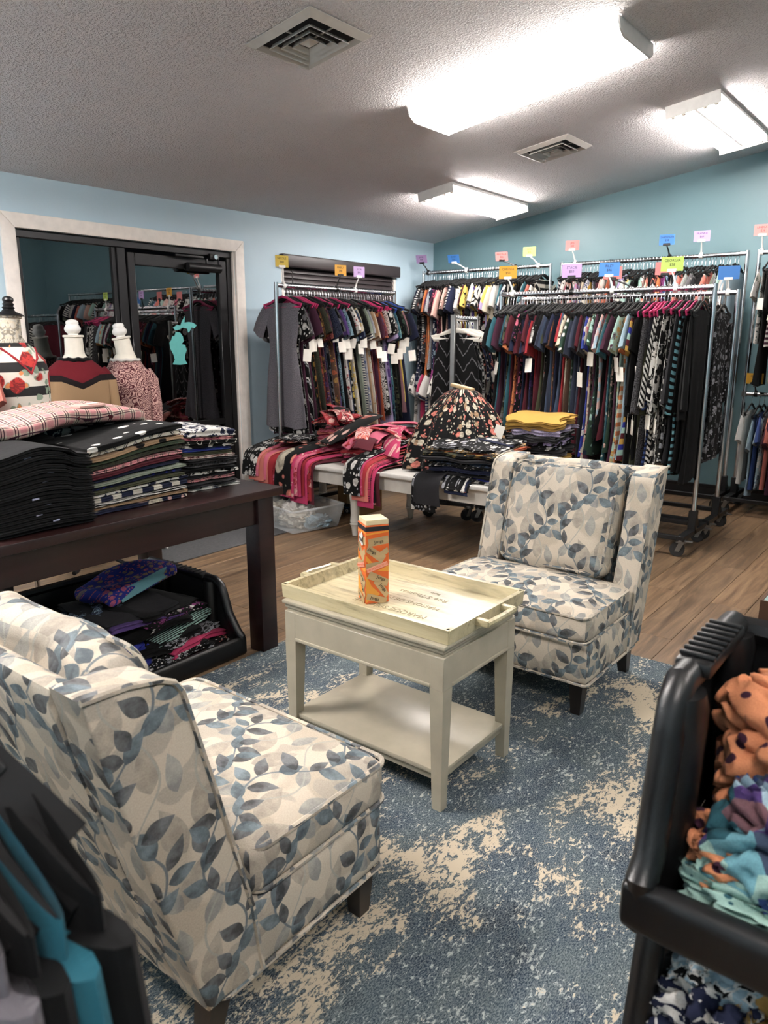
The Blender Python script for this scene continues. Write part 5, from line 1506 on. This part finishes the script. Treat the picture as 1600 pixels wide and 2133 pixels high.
# ------------------------------------------------------------------ black stacking bins
def bin_meshes(w_, d_, h_, lip, t=.008):
    """open-fronted bin: front faces -x, origin bottom centre"""
    hw, hd = w_ / 2, d_ / 2
    return hw, hd
def stack_bin(label, x, y, z, rz, w_, d_, h_, lip):
    """w_ along y (front width), d_ along x (depth), front toward -x"""
    o = thing('stacking_bin', label, 'storage bin', (x, y, z), rz)
    hw, hd, t = w_ / 2, d_ / 2, .010
    G().b2((-hd + .012, -hw + .012, 0), (hd - .012, hw - .012, .010), .003).obj('floor_panel', M['bin'], o)
    # slanted side walls with a rounded front
    pf = [(-hd, .0), (-hd - .004, lip * .55), (-hd, lip), (-hd + .028, lip + .018), (-hd + d_ * .115, h_ * .55), (-hd + d_ * .16, h_ - .055), (-hd + d_ * .185, h_ - .02), (-hd + d_ * .235, h_), (hd - .04, h_), (hd, h_ - .04), (hd - .01, .0)]
    for s in (-1, 1):
        y0 = s * hw - (t if s > 0 else 0)
        sd = G().prism([(px, y0, pz) for px, pz in pf], (0, t, 0), .003, 2).obj('side_wall', M['bin'], o)
        # rolled rim along the slanted front and the top
        g = G()
        g.tube([(px + (.014 if i < 2 else .006 if i == 2 else 0), s * (hw - .018), pz) for i, (px, pz) in enumerate(pf[0:10])], .019, 12, ref=(0, 1, 0), flat=1.0)
        g.obj('rim', M['bin'], sd)
        # ribbed hand grip on the top edge
        g = G()
        gx0, gx1 = -hd + d_ * .34, -hd + d_ * .74
        g.b2((gx0 - .01, s * hw - s * .045 - .012 * 0, h_ - .002), (gx1 + .01, s * hw, h_ + .018), .006)
        for k in range(8):
            xx = lerp(gx0, gx1, (k + .5) / 8)
            g.box((xx, s * (hw - .0225), h_ + .020), (.0065, .043, .006), .002)
        g.obj('grip', M['bin'], sd)
        # bulging inner pillar
        g = G(); g.lathe([(.012, .03), (h_ * .9, .036), (h_ - .01, .03)], (gx0 - .035, s * (hw - .025), 0), 14, sx=1.0, sy=.75); g.obj('pillar', M['bin'], sd); g = G(); g.lathe([(.012, .03), (h_ * .9, .036), (h_ - .01, .03)], (gx1 + .05, s * (hw - .025), 0), 14, sx=1.0, sy=.75)
        g.obj('pillar', M['bin'], sd)
    G().b2((hd - .022, -hw + .006, .0), (hd - .010, hw - .006, h_ - .02), .004).obj('back_wall', M['bin'], o)
    g = G(); g.tube([(hd - .018, -hw + .02, h_ - .012), (hd - .018, hw - .02, h_ - .012)], .019, 8); g.obj('back_rim', M['bin'], o)
    g = G()
    g.cushion((-hd + .004, 0, lip / 2), (.034, w_ + .006, lip + .008), .0165, n=10)
    g.obj('front_lip', M['bin'], o)
    return o
# under the dark table; front faces the viewer side (-y)
b1 = stack_bin('black open-fronted bin of leggings under the dark table, with a round white sticker', 1.700, 2.80, .0005, pi / 2, .80, .70, .32, .085)
stk = bpy.data.objects.new('round_sticker', G().lathe([(0, .030), (.001, .030)], n=28).mesh('round_sticker')); link(stk); stk.data.materials.append(M['paper']); stk.parent = b1
stk.rotation_euler = (0, -pi / 2, 0); stk.location = (-.3565, -.085, .052)
for i, (l, sz) in enumerate((('Brand', .014), ('leggings over', .0085), ('$20', .010))):
    text_mesh('lettering', l, sz, M['ink'], stk, (.011 - .013 * i, 0, .0012), (0, 0, -pi / 2), ext=.0001)
stack_bin('empty-looking black bin partly hidden behind the left chair', .84, 2.86, .0005, pi / 2, .80, .70, .30, .085)

def cloth_heap(name, label, loc, size, spec, seed, rz=0, amp=.3, cat='clothing', grp=None, uvs=None):
    o = crumple(size, seed, amp, 18).obj(name, fabric(spec), None, loc, (0, 0, rz), uv=uvs or (lambda p, n: (p.x, p.y * .8 + p.z)))
    return tag(o, label, cat, grp)
LG = [('plain black', 'solid black'), ('floral black white silver@.6', 'black and white speckled'), ('plain charcoal', 'charcoal'), ('marble black silver@.5', 'black and silver'), ('floral black pink white@.6', 'black floral'), ('plain black', 'black'), ('marble black silver@.4', 'fine-speckled'), ('plain navy', 'navy'), ('plain black', 'jet black')]
zz = .012
specs = ['floral black coral white@.7', 'floral black white silver@.6', 'plain hotpink', 'plain black', 'marble black silver@.5', 'plain black', 'stripe mint black@.5', 'plain black', 'floral black magenta white@.6', 'plain purple', 'plain black', 'plain charcoal']
for i, sp in enumerate(specs):
    side = -1 if i % 2 else 1
    yy = 2.66 + .02 * (i // 2)
    xx = 1.86 + side * .05 - .01 * i
    g = folded_mesh(.36, .40, .030, 60 + i)
    for v in g.bm.verts: v.co.z += .03 * sin(v.co.x * 9 + i) * .6 - .05 * max(0, -v.co.x - .05)
    o = g.obj('folded_leggings', fabric(sp), None, (xx, yy + .05, .040 + .0205 * i), (0, 0, .12 * side + .1), uv=lambda p, n: (p.x, p.y + p.z))
    tag(o, f'{describe(sp)} leggings in the under-table bin, {ordinal(len(specs) - i)} from the top', 'leggings', 'leggings in the black bin')
cloth_heap('folded_leggings', 'grey-blue mottled leggings at the left of the black bin', (1.60, 2.84, .16), (.30, .26, .20), 'marble slate lightblue denim@.4', 5.5, .4, .2, 'leggings')
cloth_heap('folded_leggings', 'royal blue leggings at the lower left of the black bin', (1.56, 2.66, .09), (.26, .24, .15), 'plain royal', 8.5, .2, .2, 'leggings')
lb_ = thing('folded_leggings', 'blue leggings with coloured dashes and aqua waistband on top in the black bin', 'leggings', (1.80, 2.88, .335), .15)
def wpl(p, u): return Vector((p.x, p.y, p.z + .022 * sin(u.x * 2.6 + .3) + .012 * sin(u.y * 3 + u.x * 4)))
G().cushion((0, 0, 0), (.40, .24, .06), .025, (0, 0, .012), 16, warp=wpl).obj('body', fabric('floral royal pink tan@.55'), lb_, uv=lambda p, n: (p.x, p.y + p.z))
g = ribbon([(-.14, -.118, -.022), (0, -.13, .008), (.12, -.12, .03), (.19, -.09, .02)], .048, .006, (0, .35, 1), 3); g.obj('waistband', fabric('plain aqua'), lb_, uv=lambda p, n: (p.x, p.z))
G().lathe([(0, .032), (.0015, .032)], n=6, M=Matrix.Rotation(radians(60), 3, 'X')).obj('hang_tag', M['mint'], None, (1.53, 2.46, .155))
htg = COL.objects['hang_tag']; tag(htg, 'mint green hexagonal hang tag on the leggings in the black bin', 'tag')

# ------------------------------------------------------------------ right foreground: stacked bins
RBX, RBY, RBZ = .780, .250, .712       # front-left lower corner of the top bin
BW, BD, BH, BL_ = .62, .37, .285, .062
bxc, byc = RBX + BD / 2, RBY - BW / 2
stack_bin('black stacking bin of bright clothes in the right foreground, top of its stack', bxc, byc, RBZ, 0, BW, BD, BH, BL_)
stack_bin('black stacking bin of folded clothes in the right foreground, under the top bin', bxc + .008, byc, RBZ - .305, 0, BW, BD, .285, BL_)
tag(G().b2((bxc - BD / 2 + .02, byc - BW / 2 + .01, .0095), (bxc + BD / 2, byc + BW / 2 - .01, RBZ - .307), .004).obj('plinth', M['blackplastic']), 'plain black plinth under the stacked bins, below the frame', 'plinth')
def wp_rag(seed, a1=.020, a2=.009):
    def wp(p, u):
        r_ = Vector((u.x * 1.3 + seed, u.y * 1.3, u.z * 1.3))
        d = mnoise.noise(r_); e = mnoise.noise(r_ * 2.6 + Vector((3, 1, 7)))
        rid = abs(mnoise.noise(r_ * 1.9 + Vector((9, 4, 2))))
        return p + u.normalized() * (a1 * d + a2 * e - .030 * max(0, .22 - rid) / .22)
    return wp
def rag(name, label, c, size, spec, seed, rot, cat='clothing', n=40):
    o = G().cushion((0, 0, 0), size, min(size) * .46, n=n, warp=wp_rag(seed)).obj(name, fabric(spec), None, c, rot, uv=lambda p, nn: (p.y, p.z + p.x * .6), angle=80)
    return tag(o, label, cat)
rag('crumpled_shirt', 'orange shirt with small dark dotted motifs crumpled in the top right-hand bin', (.985, .075, .885), (.17, .27, .22), 'dots tangerine plum@.62', 2.2, (0, .35, .0))
rag('crumpled_shirt', 'orange sleeve end of the dotted shirt folded at the front of the bin', (.87, .150, .795), (.09, .11, .08), 'dots tangerine plum@.62', 6.1, (0, .2, .2), n=24)
rag('faceted_leggings', 'blue, teal and mauve faceted-print leggings in the top right-hand bin', (.862, .085, .815), (.09, .20, .14), 'geo lightblue denim blue aqua mauve mint teal purple@.45', 4.4, (.3, .35, .0), n=28)
rag('dotted_leggings', 'mint leggings with big teal dots at the front of the top bin', (.845, .07, .760), (.08, .26, .06), 'spots mint teal@.30', 7.7, (0, .2, .0), n=24)
rag('lime_leggings', 'lime and navy mottled leggings at the bottom of the top bin', (.87, -.04, .740), (.10, .34, .04), 'marble yellow olive white@.5', 9.1, (0, .1, .0), n=14)
rag('printed_leggings', 'pale grey and black printed leggings in the lower right-hand bin', (.905, .165, .625), (.12, .14, .09), 'marble lightblue white black@.6', 3.3, (0, .4, .3), n=20)
rag('printed_leggings', 'purple line-patterned leggings at the front of the lower bin', (.865, .165, .545), (.12, .15, .16), 'marble navy navy white@.5', 5.2, (0, .3, .0), n=20)
rag('printed_leggings', 'mustard and grey leggings in the middle of the lower bin', (.890, .090, .560), (.12, .12, .17), 'marble mustard tan gold@1.4', 1.2, (0, .3, .0), n=20)
rag('printed_leggings', 'dark green ribbed leggings at the right of the lower bin', (.91, .00, .57), (.14, .16, .22), 'vstripe green teal@.25', 8.8, (0, .2, .0), n=20)

# ------------------------------------------------------------------ left foreground: garments hanging right beside the camera
R_NEAR = ('near rack', (-.72, .62), (.235, .62), 1.15)
rack('rolling rack beside the viewer, below the left edge, holding dark garments', R_NEAR[1], R_NEAR[2], R_NEAR[3], .36)
for xg, sp, lb in ((.228, 'plain black', 'black long-sleeved dress in the left foreground, nearest the chair'), (.200, 'plain lagoon', 'bright teal long-sleeved dress in the left foreground'),
                   (.180, 'plain black', 'black dress between the teal and grey ones in the left foreground'), (.160, 'heather ash smoke', 'grey mottled dress in the bottom left corner')):
    gn = garment('long', sp, (xg, .62, 1.15), pi / 2, lb, None, lift=.036)
    gn.scale = (1, 1.7, 1)
    for c_ in gn.children:
        if c_.name.startswith('sleeve'): c_.rotation_euler = (0, 0, 0)
        if c_.name.startswith('hanger'): c_.scale = (.82, 1, 1)
pcd = thing('price_sign', 'out-of-focus black card on a clip at the left edge, before the chair back', 'sign', (.235, .62, 1.15))
nrm = Vector((-.24, -.525, .355)).normalized(); rx_ = Vector((0, 0, 1)).cross(nrm).normalized(); uy_ = nrm.cross(rx_)
Rm = Matrix((rx_, uy_, nrm)).transposed() @ Matrix.Rotation(radians(-54), 3, 'Z')
ctr = Vector((-.012, -.090, -.118))
place('card', G().box((-.012, 0, 0), (.092, .066, .002), .0006, 1).mesh('card'), M['hb'], pcd, ctr, Rm.to_euler())
place('clip', G().box((-.05, 0, 0), (.02, .05, .012), .003).mesh('clip'), M['blackplastic'], pcd, ctr, Rm.to_euler())
G().tube([(0, 0, 0), (-.012, -.03, -.05), ctr + Rm @ Vector((-.05, 0, 0))], .006, 8).tube([(-.014, 0, 0), (.014, 0, 0)], .0215, 12).obj('arm', M['blackplastic'], pcd)
